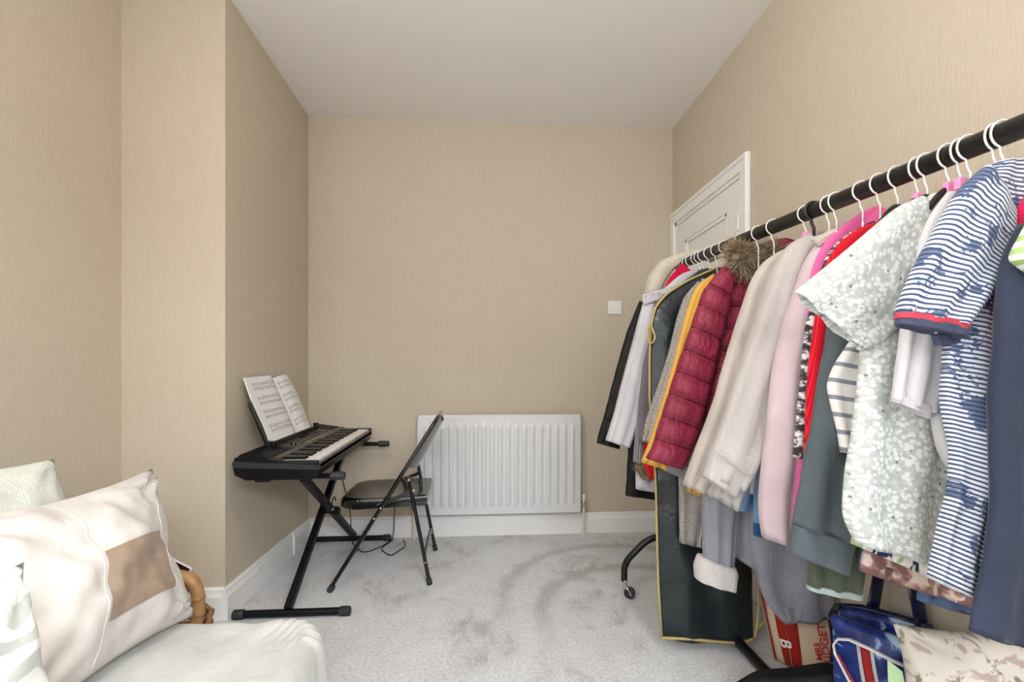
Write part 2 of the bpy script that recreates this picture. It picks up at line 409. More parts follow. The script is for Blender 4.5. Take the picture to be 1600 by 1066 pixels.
b = NB(); tube(b, fillet([(.203, -hw+.028, .12), (.199, -hw*.8, .135), (.199, hw*.8, .135), (.203, hw-.028, .12)], .02), .008, 10); obj('rear_crossbar', b, M_glossblack, ct, 'auto')
b = NB(); tube(b, [(-.178, -hw+.0, .095), (-.178, hw-.0, .095)], .007, 10); obj('front_crossbar', b, M_glossblack, ct, 'auto')
def seat_bm():
    bm = NB(); nx, ny = 22, 18; g = []
    def P(u, v):
        # u -1 front .. 1 back; v -1..1 across
        x = .006+.196*u; wd = .195-.012*u
        y = wd*v
        if u < -.55:
            k = (-.55-u)/.45; y *= 1-.30*k*k; 
        z = .420+.004*u - .012*(1-v*v)*(1-u*u)
        e = max(abs(u), abs(v))
        return Vector((x, y, z))
    for i in range(nx+1):
        u = -1+2*i/nx; g.append([bm.verts.new(P(u, -1+2*j/ny)) for j in range(ny+1)])
    for i in range(nx):
        for j in range(ny): bm.faces.new((g[i][j], g[i+1][j], g[i+1][j+1], g[i][j+1]))
    rim = [g[i][0] for i in range(nx+1)] + g[nx][1:] + [g[i][ny] for i in range(nx-1, -1, -1)] + g[0][ny-1:0:-1]
    c = Vector((.006, 0, 0)); prev = rim; n = len(rim)
    for (o, dz) in ((.010, -.004), (.014, -.014), (.013, -.046), (.006, -.05), (.004, -.044)):
        ring = []
        for v in rim:
            d = Vector((v.co.x-c.x, v.co.y, 0)); d = Vector((d.x/.196, d.y/.195, 0)); d.normalize()
            ring.append(bm.verts.new(v.co + d*o + Vector((0, 0, dz))))
        for k in range(n): bm.faces.new((prev[k], prev[(k+1) % n], ring[(k+1) % n], ring[k]))
        prev = ring
    return bm
obj('seat', seat_bm(), M_glossblack, ct, 'auto')
def back_bm():
    bm = NB(); n, m = 20, 8; fo, to = Vector((-.232, 0, .008)), Vector((.262, 0, .80)); dirv = (to-fo).normalized(); nr = Vector((dirv.z, 0, -dirv.x))
    for off in (0, .004):
        pass
    g = []
    for side in (0, 1):
        rows = []
        for i in range(n+1):
            v = -1+2*i/n; row = []
            for j in range(m+1):
                q = .705+(.985-.705)*j/m
                bow = .050*(1-v*v)*(1-.30*(j/m))
                low = -.012*(1-v*v) if j == 0 else 0
                p = fo.lerp(to, q) + nr*(bow+.004*side-.004) + dirv*low + Vector((0, v*(hw-.028), 0))
                row.append(bm.verts.new(p))
            rows.append(row)
        g.append(rows)
    for s in (0, 1):
        for i in range(n):
            for j in range(m): bm.faces.new((g[s][i][j], g[s][i+1][j], g[s][i+1][j+1], g[s][i][j+1]))
    for i in range(n):
        for j in (0, m): bm.faces.new((g[0][i][j], g[0][i+1][j], g[1][i+1][j], g[1][i][j]))
    for j in range(m):
        for i in (0, n): bm.faces.new((g[0][i][j], g[0][i][j+1], g[1][i][j+1], g[1][i][j]))
    return bm
obj('backrest', back_bm(), M_glossblack, ct, 'auto')

# ------------------------------------------------------------------ keyboard stand
M_standblack = plain('satin_black_steel', (9, 9, 10), .42, spec=.3)
ks = thing('keyboard_stand', 'black folding cross-legged steel stand under the electric keyboard', 'stand', (-.78, 2.38, 0))
def S(x, y, z): return (x+.78, y-2.38, z)
N0, F0 = 1.945, 2.805
LEGT = .565
b = NB(); beam(b, S(-.800, N0, .035), S(-.800, 2.735, .588), .03, .03, (1, 0, 0)); obj('leg', b, M_standblack, ks)
b = NB(); beam(b, S(-.765, F0, .035), S(-.765, 2.015, LEGT), .03, .03, (1, 0, 0)); obj('leg', b, M_standblack, ks)
for (y, x0, x1, hz) in ((N0, -1.02, -.545, .02), (F0, -1.03, -.548, .02)):
    b = NB(); tube(b, [S(x0+.02, y, hz), S(x1-.02, y, hz)], .0155, 14); ft = obj('foot_bar', b, M_standblack, ks, 'auto')
    for x, d in ((x0, 1), (x1, -1)):
        b = NB(); lathe(b, [(.012, 0), (.0195, .004), (.0195, .042), (.0165, .046)], S(x, y, hz), (d, 0, 0), 14); obj('end_cap', b, M_rubber, ft, 'auto')
for (y, x0, x1, hz) in ((2.005, -.945, -.585, LEGT+.008), (2.745, -.955, -.545, .598)):
    b = NB(); tube(b, [S(x0, y, hz), S(x1-.01, y, hz)], .012, 14); ar = obj('support_arm', b, M_standblack, ks, 'auto')
    b = NB(); lathe(b, [(.012, 0), (.0185, .002), (.0185, .04), (.016, .043), (.016, .049), (.0185, .051), (.017, .060), (.010, .062)], S(x1-.062, y, hz), (1, 0, 0), 16); obj('rubber_sleeve', b, M_rubber, ar, 'auto')
    b = NB(); box(b, S(x0-.01, y-.018, hz-.02), S(x0+.05, y+.018, hz+.006), .004); obj('rubber_pad', b, M_rubber, ar)
b = NB(); lathe(b, [(.012, -.05), (.012, .03), (.02, .031), (.024, .037), (.024, .05), (.012, .056)], S(-.775, 2.375, .312), (1, 0, 0), 12); obj('lock_knob', b, M_standblack, ks, 'auto')
b = NB(); lathe(b, [(.009, 0), (.008, .006), (.004, .008)], S(-.745, 2.34, .335), (1, -.6, 0), 8); obj('bolt', b, M_steel, ks); b = NB(); lathe(b, [(.009, 0), (.008, .006), (.004, .008)], S(-.755, 2.415, .318), (1, -.6, 0), 8); obj('bolt', b, M_steel, ks)
b = NB(); tube(b, [S(-.745, 2.36+.03*math.cos(a*.5), .36+.028*math.sin(a*.5)) for a in range(0, 11)], .003, 8); obj('wire_loop', b, M_standblack, ks, 'auto')

# ------------------------------------------------------------------ electric keyboard
M_kb = plain('charcoal_plastic', (13, 13, 14), .36, noise_amt=.05, spec=.3); M_kbrim = plain('slate_grey_plastic', (40, 44, 50), .36)
M_panel = plain('bronze_grey_plastic', (66, 58, 48), .35); M_ivory = plain('white_key_plastic', (232, 228, 226), .22); M_ebony = plain('black_key_plastic', (16, 15, 15), .2)
KY, KX = 2.325, -.82
kt = thing('electric_keyboard', 'black electric keyboard with white keys against left wall', 'keyboard', (KX, KY, .612), (R(1.7), 0, 0))
KL = .46
def kprof(bm, poly, y0, y1, mat_=None): return prism(bm, poly, y0, y1)
def loft_ends(poly, L, inset=.02):
    bm = NB(); rows = []
    for y, s in ((-L, .86), (-L+.006, .95), (-L+inset, 1), (L-inset, 1), (L-.006, .95), (L, .86)):
        cx = sum(p[0] for p in poly)/len(poly); cz = sum(p[1] for p in poly)/len(poly)
        rows.append([bm.verts.new((cx+(x-cx)*(1-(1-s)*.35), y, cz+(z-cz)*s)) for x, z in poly])
    n = len(poly)
    for a, c in zip(rows, rows[1:]):
        for k in range(n): bm.faces.new((a[k], a[(k+1) % n], c[(k+1) % n], c[k]))
    bm.faces.new(rows[0][::-1]); bm.faces.new(rows[-1]); return bm
obj('lower_case', loft_ends([(-.115, -.012), (.145, -.012), (.160, .005), (.166, .034), (-.165, .045), (-.158, .012)], KL), M_kb, kt, 'auto')
obj('trim_rim', loft_ends([(-.163, .040), (.168, .028), (.168, .046), (.160, .050), (-.160, .069), (-.167, .058)], KL+.002), M_kbrim, kt, 'auto')
obj('upper_case', loft_ends([(-.160, .062), (.015, .052), (.015, .064), (-.02, .072), (-.135, .088), (-.158, .078)], KL-.004), M_kb, kt, 'auto')
for s in (-1, 1):
    b = NB(); y0, y1 = (s*KL, s*(KL-.036)) if s > 0 else (s*(KL), s*(KL-.036))
    box(b, (.0, min(y0, y1)+.002, .045), (.166, max(y0, y1)-.002, .064), .006, 3); obj('end_cheek', b, M_kb, kt, 'auto')
b = NB(); box(b, (.156, -KL+.03, .03), (.168, KL-.03, .0535), .003); obj('front_strip', b, M_panel, kt)
# keys
pitch = .847/36; y0 = -.847/2
kmesh = None
for i in range(36):
    if kmesh is None:
        b = NB(); box(b, (.008, .0005, .047), (.154, pitch-.0006, .061), .0012, 2); o = obj('white_key', b, M_ivory, kt); kmesh = o.data
    else:
        o = bpy.data.objects.new('white_key', kmesh); C.objects.link(o); o.parent = kt
    o.location = (0, y0+i*pitch, 0)
bmesh_k = None
for i in range(35):
    if i % 7 in (2, 6): continue
    if bmesh_k is None:
        b = NB(); prism(b, [(.010, .058), (.104, .058), (.100, .0695), (.094, .072), (.010, .0735)], -.0065, .0065)
        bmesh.ops.bevel(b, geom=list(b.edges), offset=.0012, segments=1, affect='EDGES'); o = obj('black_key', b, M_ebony, kt); bmesh_k = o.data
    else:
        o = bpy.data.objects.new('black_key', bmesh_k); C.objects.link(o); o.parent = kt
    o.location = (0, y0+(i+1)*pitch, 0)
# the deck slopes from z .088 at x -.135 to .072 at x -.02
def deck(x): return .088-(x+.135)*(.016/.115)
for s in (-1, 1):
    b = NB(); ya, yb = (-.445, -.235) if s < 0 else (.30, .445)
    k = ya
    while k < yb:
        vs = [(-.146, deck(-.135)-.004), (-.135, deck(-.135)+.004), (-.03, deck(-.03)+.004), (-.018, deck(-.02)-.003)]
        prism(b, vs, k, k+.005); k += .0105
    obj('speaker_grille', b, M_kb, kt)
b = NB(); prism(b, [(-.128, deck(-.128)-.003), (-.128, deck(-.128)+.004), (.004, deck(.004)+.0045), (.008, deck(.008)-.002)], -.215, .285); pnl = obj('control_panel', b, M_panel, kt)
b = NB(); prism(b, [(-.012, deck(-.012)-.002), (-.012, deck(-.012)+.006), (.013, deck(.013)+.006), (.013, deck(.013)-.004)], -.43, .43); obj('deck_strip', b, M_panel, kt)
b = NB(); prism(b, [(-.10, deck(-.10)+.002), (-.10, deck(-.10)+.0052), (-.055, deck(-.055)+.0055), (-.055, deck(-.055)+.002)], -.02, .085); obj('display', b, M_ebony, kt)
b = NB(); lathe(b, [(.013, 0), (.012, .010), (.010, .012)], (-.04, -.17, deck(-.04)+.004), (0, 0, 1), 16); obj('volume_dial', b, M_ebony, kt, 'auto')
b = NB()
for r_ in range(4):
    for c_ in range(13):
        x = -.112+r_*.027; y = -.13+c_*.030
        if -.045 < y < .095 and -.105 < x < -.05: continue
        box(b, (x, y, deck(x)+.003), (x+.008, y+.015, deck(x)+.0075), .001, 1)
obj('buttons', b, plain('grey_button_plastic', (52, 52, 54), .4), kt)
b = NB()
for c_ in range(10): box(b, (-.015, -.10+c_*.03, deck(-.015)+.0045), (-.010, -.082+c_*.03, deck(-.015)+.0056))
obj('button_legends', b, M_plasticwhite, kt)
# music rest
mr = []
b = NB()
RB, RT = Vector((-.112, 0, .090)), Vector((-.185, 0, .285))
for ya, yt in ((-.258, -.268), (.248, .228)):
    beam(b, (RB.x, ya, RB.z-.004), (RT.x, yt, RT.z-(.0 if ya < 0 else .02)), .012, .020, (0, 1, 0), .002)
box(b, (-.118, -.262, .086), (-.086, .252, .096), .002); box(b, (-.09, -.258, .094), (-.084, .25, .112), .002)
box(b, (-.10, .240, .09), (-.072, .256, .125), .003); box(b, (-.120, -.262, .088), (-.084, -.244, .112), .004)
obj('music_rest', b, M_ebony, kt)

# ------------------------------------------------------------------ music book leaning on the rest
bk = thing('music_book', 'open book of white sheet music leaning on the keyboard rest', 'book', (KX, KY, .612), (R(1.7), 0, 0))
BD = (RT-RB).normalized(); BN = Vector((-BD.z, 0, BD.x))*-1
def pg(u, v, off=0.0):
    # u -1..1 across the spread (spine at .12), v 0..1 up
    sp = .36; d = abs(u-sp)
    fold = -.020*math.exp(-(d/.16)**2) + .010*math.exp(-((d-.45)/.35)**2)
    curl = -.060*max(0, v-.6)**2*max(0, (u-.0)) + (-.02*max(0, -u-.6)*(1-v))
    p = RB + BD*(.012+.305*v - .008*math.exp(-(d/.2)**2)) + BN*(.010+fold+curl+off) + Vector((0, -.235+.222*(u+1)-.018*v, 0))
    if u < -.7: p += Vector((0, (-.7-u)*.02*math.sin(v*7), 0))
    return p
M_paper = plain('white_paper', (224, 222, 220), .8, noise_amt=.02, scale=20)
def page(u0, u1, off):
    bm = NB(); n, m = 14, 14
    g = [[[bm.verts.new(pg(u0+(u1-u0)*i/n, j/m, off-(.006*s))) for j in range(m+1)] for i in range(n+1)] for s in (0, 1)]
    for s in (0, 1):
        for i in range(n):
            for j in range(m): bm.faces.new((g[s][i][j], g[s][i+1][j], g[s][i+1][j+1], g[s][i][j+1]))
    for i in range(n):
        for j in (0, m): bm.faces.new((g[0][i][j], g[0][i+1][j], g[1][i+1][j], g[1][i][j]))
    for j in range(m):
        for i in (0, n): bm.faces.new((g[0][i][j], g[0][i][j+1], g[1][i][j+1], g[1][i][j]))
    return bm
M_ink = plain('grey_printing_ink', (112, 110, 112), .8)
rnd = random.Random(3)
def score(bm, u0, u1):
    def quad(ua, ub, va, vb):
        k = max(1, int((ub-ua)/.05)); 
        for q in range(k):
            a = ua+(ub-ua)*q/k; c = ua+(ub-ua)*(q+1)/k
            bm.faces.new([bm.verts.new(pg(*p, .0008)) for p in ((a, va), (c, va), (c, vb), (a, vb))])
    for sy in (.90, .825, .68, .60, .46, .385, .235, .165):
        for k in range(5): quad(u0, u1, sy-k*.0075, sy-k*.0075+.0012)
        x = u0+.03; quad(u0, u0+.012, sy-.04, sy+.012)
        while x < u1-.02:
            v = sy-.035+rnd.random()*.035
            quad(x, x+.013, v, v+.009); quad(x+.010, x+.013, v, v+.032)
            if rnd.random() < .5: quad(x+.010, x+.045, v+.028, v+.033)
            x += rnd.uniform(.03, .07)
for u0, u1, a0, a1 in ((-1, .36, -.80, .26), (.36, 1, .46, .92)):
    p_ = obj('page', page(u0, u1, 0), M_paper, bk, 'auto')
    b = NB(); score(b, a0, a1); obj('printed_music', b, M_ink, p_, kind='stuff')

# ------------------------------------------------------------------ keyboard's power lead
b = NB()
tube(b, fillet([(-.86, 2.80, .66), (-.87, 2.83, .50), (-.79, 2.82, .16), (-.765, 2.74, .02), (-.66, 2.60, .006), (-.58, 2.70, .006), (-.53, 2.80, .012), (-.535, 2.845, .18), (-.50, 2.852, .36)], .05), .003, 8)
tube(b, fillet([(-.53, 2.80, .012), (-.58, 2.66, .006), (-.50, 2.55, .006), (-.44, 2.70, .006), (-.47, 2.79, .008)], .04), .003, 8)
tag(obj('power_lead', b, M_standblack, None, 'auto'), 'thin black power lead looping on the carpet under the chair', 'cable')

# ------------------------------------------------------------------ sofa, throw, cushions
M_sofa = fabric('cream_sofa_fabric', (226, 222, 212)); M_throw = fabric('cream_fleece_throw', (192, 191, 186), scale=500, fold=.35)
SX0, SX1, SY0, SY1, SH = -1.44, -.372, -.9, 1.150, .42
so = thing('sofa', 'low cream sofa in the near left corner under the throw', 'sofa', (-.9, .1, 0))
def sl(x, y, z): return (x+.9, y-.1, z)
b = NB(); box(b, sl(SX0+.02, SY0, .06), sl(SX1-.03, SY1-.03, .24), .02, 3); obj('base', b, M_sofa, so, 'auto')
b = NB(); box(b, sl(SX0+.25, SY0, .24), sl(SX1-.025, SY1-.025, SH-.012), .05, 4); obj('seat_cushion', b, M_sofa, so, 'auto')
b = NB(); box(b, sl(SX0, SY0, .24), sl(SX0+.24, SY1-.06, .66), .06, 4); obj('backrest', b, M_sofa, so, 'auto')
for x, y in ((SX0+.08, SY1-.1), (SX1-.1, SY1-.1), (SX1-.1, SY0+.1), (SX0+.08, SY0+.1)):
    b = NB(); lathe(b, [(.018, 0), (.024, .06), (.024, .07)], sl(x, y, 0)); obj('leg', b, plain('dark_wood', (70, 48, 34), .5), so, 'auto')
def throw_bm():
    bm = NB(); x0, x1, y0, y1 = SX0+.26, SX1, SY0+.05, SY1; rc = .11; pts = []
    def contour(off, n=220):
        X0, X1, Y0, Y1, r = x0-off*0, x1+off, y0, y1+off, max(.02, rc+off)
        out = []
        per = []
        segs = [((X0, Y0), (X1, Y0)), ((X1, Y0), (X1, Y1-r)), 'arc', ((X1-r, Y1), (X0, Y1)), ((X0, Y1), (X0, Y0))]
        for s_, cnt in zip(segs, (20, 70, 46, 50, 20)):
            for k in range(cnt):
                t = k/cnt
                if s_ == 'arc':
                    a = t*math.pi/2; out.append((X1-r+r*math.cos(a), Y1-r+r*math.sin(a)))
                else:
                    (ax, ay), (bx, by) = s_; out.append((ax+(bx-ax)*t, ay+(by-ay)*t))
        return out
    rings = []
    c0 = contour(0); n = len(c0)
    cx, cy = (x0+x1)/2, (y0+y1)/2
    # top, spiralling in as shrunken contours
    for s_ in (.05, .3, .5, .68, .80, .88, .93):
        ring = []
        for x, y in c0:
            X, Y = cx+(x-cx)*s_, cy+(y-cy)*s_
            z = SH+.018*noise.noise(Vector((X*5, Y*5, 1)))+.010*noise.noise(Vector((X*13, Y*6, 3)))
            ring.append((X, Y, z))
        rings.append(ring)
    for k, (off, dz) in enumerate(((-.03, .004), (-.012, -.004), (.004, -.016), (.012, -.04), (.016, -.08), (.019, -.14), (.022, -.20), (.026, -.26), (.030, -.31))):
        cc = contour(off); ring = []
        for i, (x, y) in enumerate(cc):
            fold = math.sin(i*.62+1.2*math.sin(i*.11))*min(1, max(0, -dz-.0)/.10)*.010
            corner = math.exp(-((i-112)/30)**2)
            X, Y = x, y; nx, ny = x-cx, y-cy; l = math.hypot(nx*.5, ny); nx, ny = nx/l, ny/l
            rip = .008*corner*math.sin(i*.75+dz*6)
            if off > 0: X += nx*.7*(fold+rip); Y += ny*.7*(fold+rip)
            z = SH+dz+.012*noise.noise(Vector((X*5, Y*5, 1)))*(1 if dz > -.02 else .4)+ (.006*corner*math.sin(i*.75) if dz > -.05 else 0)
            ring.append((X, Y, z))
        rings.append(ring)
    V = [[bm.verts.new(p) for p in r_] for r_ in rings]
    bm.faces.new(V[0])
    for a, c in zip(V, V[1:]):
        for k in range(n): bm.faces.new((a[k], a[(k+1) % n], c[(k+1) % n], c[k]))
    return bm
th = obj('throw', throw_bm(), M_throw, None, True); sm = th.modifiers.new('s', 'SUBSURF'); sm.levels = 1; sm.render_levels = 1
tag(th, 'cream fleece throw draped over the sofa seat', 'throw')

def cushion(name, A, B, Cc, D, h, mat, wr=.012, seed=0, n=40, pinch=.10, parent=None, off=0.0, a0=0, a1=1, b0=0, b1=1, back=True):
    # A,B bottom corners; Cc,D top corners; a runs A->B, b runs up
    A, B, Cc, D = map(Vector, (A, B, Cc, D)); nv = (B-A).cross(Cc-A).normalized()
    if nv.dot(Vector((0, 0, CAM_H))-A) < 0: nv = -nv
    def P(a, b_, side):
        x, y = 2*a-1, 2*b_-1
        # sides bow inwards between the pointed corners
        ax = a + pinch*.5*(-x)*(1-y*y)*.6; by = b_ + pinch*.5*(-y)*(1-x*x)*.6
        q = A*(1-ax)*(1-by)+B*ax*(1-by)+Cc*(1-ax)*by+D*ax*by
        prof = max(0, (1-abs(x)**2.4))**.55*max(0, (1-abs(y)**2.4))**.55
        k = q*9+Vector((seed, seed*2, 0))
        w_ = wr*(noise.noise(k*.6)+.7*noise.noise(k*1.5)*1 + .35*noise.noise(k*3.1))*min(1, prof*2+.15)
        # gathers running in from the corners
        rr = math.hypot(abs(x)-1, abs(y)-1); ang = math.atan2(1-abs(y), 1-abs(x)+1e-6)
        w_ += wr*.6*math.sin(ang*11+seed)*math.exp(-(rr/.5)**2)*min(1, rr*4)
        return q + nv*side*(h*prof + w_*(1 if side > 0 else .3) + off)
    bm = NB(); uvl = bm.loops.layers.uv.new('UVMap')
    front = [[bm.verts.new(P(a0+(a1-a0)*i/n, b0+(b1-b0)*j/n, 1)) for j in range(n+1)] for i in range(n+1)]
    def fc(vs, uvs):
        f = bm.faces.new(vs)
        for l_, u_ in zip(f.loops, uvs): l_[uvl].uv = u_
    for i in range(n):
        for j in range(n):
            fc((front[i][j], front[i+1][j], front[i+1][j+1], front[i][j+1]), ((i/n, j/n), ((i+1)/n, j/n), ((i+1)/n, (j+1)/n), (i/n, (j+1)/n)))
    if back:
        bk_ = [[front[i][j] if i in (0, n) or j in (0, n) else bm.verts.new(P(i/n, j/n, -1)) for j in range(n+1)] for i in range(n+1)]
        for i in range(n):
            for j in range(n):
                fc((bk_[i][j], bk_[i][j+1], bk_[i+1][j+1], bk_[i+1][j]), ((i/n, j/n), (i/n, (j+1)/n), ((i+1)/n, (j+1)/n), ((i+1)/n, j/n)))
    return bm, P
A, B, Cc, D = (-.690, 1.150, .425), (-.73, .70, .425), (-.875, 1.275, .758), (-.93, .80, .765)
M_suede = fabric('cream_suede', (200, 193, 187), scale=700, bump=.2, fold=.3); M_brown = fabric('taupe_suede', (146, 126, 108), scale=500, bump=.25, var=.16, fold=.3)
b, PM = cushion('c', A, B, Cc, D,   .085, M_suede, .028, 3, pinch=.22)
mc = obj('cushion', b, M_suede, None, True); tag(mc, 'cream suede cushion with a taupe brown square in its middle', 'cushion')
PA0, PA1, PB0, PB1 = .17, .60, .20, .56
b, _ = cushion('p', A, B, Cc, D, .085, M_brown, .028, 3, n=26, pinch=.22, off=.0022, a0=PA0, a1=PA1, b0=PB0, b1=PB1, back=False); obj('patch', b, M_brown, mc, True, label='taupe brown suede square')
for aa in (PA0-.012, PA1+.012):
    b = NB(); tube(b, [PM(aa+.004*math.sin(k), k/40, 1) for k in range(1, 40)], .0015, 6); obj('seam', b, M_suede, mc, True)
M_plush = fabric('pale_sage_plush', (218, 220, 209), scale=250, bump=1.2, fold=.3)
b, _ = cushion('s', (-1.02, 1.27, .43), (-1.05, .78, .43), (-1.10, 1.25, .79), (-1.12, .76, .83), .09, M_plush, .012, 9, pinch=.12)
tag(obj('cushion', b, M_plush, None, True), 'pale sage plush cushion behind the one with the brown square', 'cushion')
def damask(t, uv):
    w_ = t.n('ShaderNodeTexWave', wave_type='RINGS'); w_.inputs['Scale'].default_value = 2.2; w_.inputs['Distortion'].default_value = 9; w_.inputs['Detail'].default_value = 1.0; w_.inputs['Detail Scale'].default_value = 1.6
    t.l(uv, w_.inputs[0]); return t.ramp(w_.outputs['Fac'], [(.45, lin((205, 208, 202))), (.58, lin((243, 244, 240)))])
M_damask = patterned('pale_damask', damask, scale=600)
b, _ = cushion('d', (-.605, .745, .43), (-.645, .33, .43), (-.656, .70, .738), (-.705, .28, .745), .06, M_damask, .012, 5, pinch=.2)
tag(obj('cushion', b, M_damask, None, True), 'pale grey cushion with white scroll pattern at the near edge of the sofa', 'cushion')

# ------------------------------------------------------------------ basket and magazines between sofa and chimney breast
M_bamboo = plain('golden_bamboo', (174, 130, 84), .45, noise_amt=.25, scale=30, bump=.2); M_wicker = plain('tan_wicker', (156, 118, 78), .6, noise_amt=.2, scale=50, bump=.3)
bs = thing('basket', 'tan bamboo handled wicker basket on the floor behind the sofa', 'basket', (-1.062, 1.55, 0))
b = NB(); nb = 28
for r_ in range(8):
    pts = []
    for k in range(nb+1):
        a = 2*math.pi*k/nb; rr = 1+.0*r_; s_ = (1 if (k+r_) % 2 else -1)*.004
        pts.append(((.105+.003*r_+s_)*math.cos(a)*1.0, (.20+.004*r_+s_)*math.sin(a), .012+r_*.019))
    tube(b, pts, .0095, 6)
obj('woven_side', b, M_wicker, bs, True)
b = NB(); lathe(b, [(.10, 0), (.105, .01)], (0, 0, .004), (0, 0, 1), 24); obj('bottom', b, M_wicker, bs)
for y in (-.02,):
    b = NB(); tube(b, fillet([(-.118, y, .10), (-.16, y, .335), (-.10, y, .367), (.09, y, .364), (.135, y, .350), (.155, y, .30), (.150, y, .22), (.118, y, .10)], .05, 6), .0185, 12)
    hd = obj('handle', b, M_bamboo, bs, 'auto')
    for z in (.24, .17, .29):
        b = NB(); lathe(b, [(.019, -.006), (.0212, -.002), (.0212, .002), (.019, .006)], (.152, y, z), (.05, 0, 1), 12)
        obj('cane_binding', b, M_wicker, hd, 'auto')
    b = NB(); tube(b, fillet([(.125, y, .335), (.10, y, .29), (.115, y, .22)], .02), .006, 8); obj('cane_strip', b, M_wicker, hd, 'auto')
def mag(name, pos, rot, mat, mat2, label):
    t_ = thing(name, label, 'magazine', pos, rot)
    b = NB(); box(b, (-.10, -.004, -.14), (.10, .004, .14), .0008, 1); obj('pages', b, M_paper, t_)
    b = NB(); box(b, (-.102, -.0056, -.142), (.102, -.0042, .142)); box(b, (-.102, .0042, -.142), (.102, .0056, .142)); obj('cover', b, mat, t_)
    b = NB(); box(b, (-.102, -.0066, .095), (.102, -.0058, .142)); obj('title_band', b, mat2, t_)
    return t_
M_redp = plain('red_printed_card', (200, 48, 44), .4); M_blackp = plain('black_printed_card', (28, 24, 26), .4); M_whitep = plain('white_card', (226, 222, 218), .5)
mag('magazine', (-1.094, 1.57, .276), (R(-10), R(20), R(-14)), M_whitep, M_blackp, 'white magazine with a black title band standing in the basket')
mag('magazine', (-1.13, 1.62, .218), (R(-14), R(24), R(-10)), M_redp, M_redp, 'red covered magazine behind the white one in the basket')

# ------------------------------------------------------------------ clothes rack
def rail_pt(y):
    t = (1.993-y)/(1.993-.72)
    return Vector((.909+.021*t, y, 1.509-.074*t))
rk = thing('clothes_rack', 'black metal clothes rail on castors holding all the hanging clothes', 'clothes rack', (.92, 1.15, 0))
def rl(p): p = Vector(p); return p-Vector((.92, 1.15, 0))
M_rail = plain('worn_black_tube', (20, 17, 15), .34, noise_amt=.25, scale=25)
b = NB(); tube(b, [rl(rail_pt(2.02)), rl(rail_pt(1.2)), rl(rail_pt(.28))], .0205, 18); obj('hanging_rail', b, M_rail, rk, 'auto')
for y in (2.0, .30):
    top = rail_pt(y); b = NB(); tube(b, [rl((.925, y, .09)), rl(top)], .0165, 14); obj('upright', b, M_blackmetal, rk, 'auto')
    b = NB(); lathe(b, [(.024, 0), (.026, .004), (.026, .012), (.012, .018)], rl(rail_pt(y)+Vector((0, .02 if y > 1 else -.02, 0))), (0, 1 if y > 1 else -1, 0), 16); obj('end_cap', b, M_rubber, rk, 'auto')
    b = NB(); tube(b, fillet([rl((.645, y+.02, .075)), rl((.645, y+.02, .155)), rl((.745, y, .27)), rl((.925, y, .30)), rl((1.11, y, .27)), rl((1.205, y+.0, .155)), rl((1.205, y, .075))], .05, 6), .0145, 12); obj('foot_frame', b, M_blackmetal, rk, 'auto')
    for x in (.650, 1.20):
        b = NB(); lathe(b, [(.018, -.012), (.0245, -.009), (.0245, .009), (.018, .012)], rl((x+.017, y+.01, .0255)), (.5, 1, 0), 18); cs = obj('castor_wheel', b, M_rubber, rk, 'auto')
        b = NB(); tube(b, [rl((x-.004, y+.01, .085)), rl((x, y+.01, .05))], .009, 10); tube(b, fillet([rl((x-.006, y+.008, .06)), rl((x+.004, y-.012, .055)), rl((x+.017, y-.010, .022))], .01), .008, 8, flat=.5); obj('castor_fork', b, M_steel, cs, 'auto')
b = NB(); tube(b, [rl((.941, 1.99, .030)), rl((.925, .32, .030))], .018, 14); obj('base_bar', b, M_blackmetal, rk, 'auto')

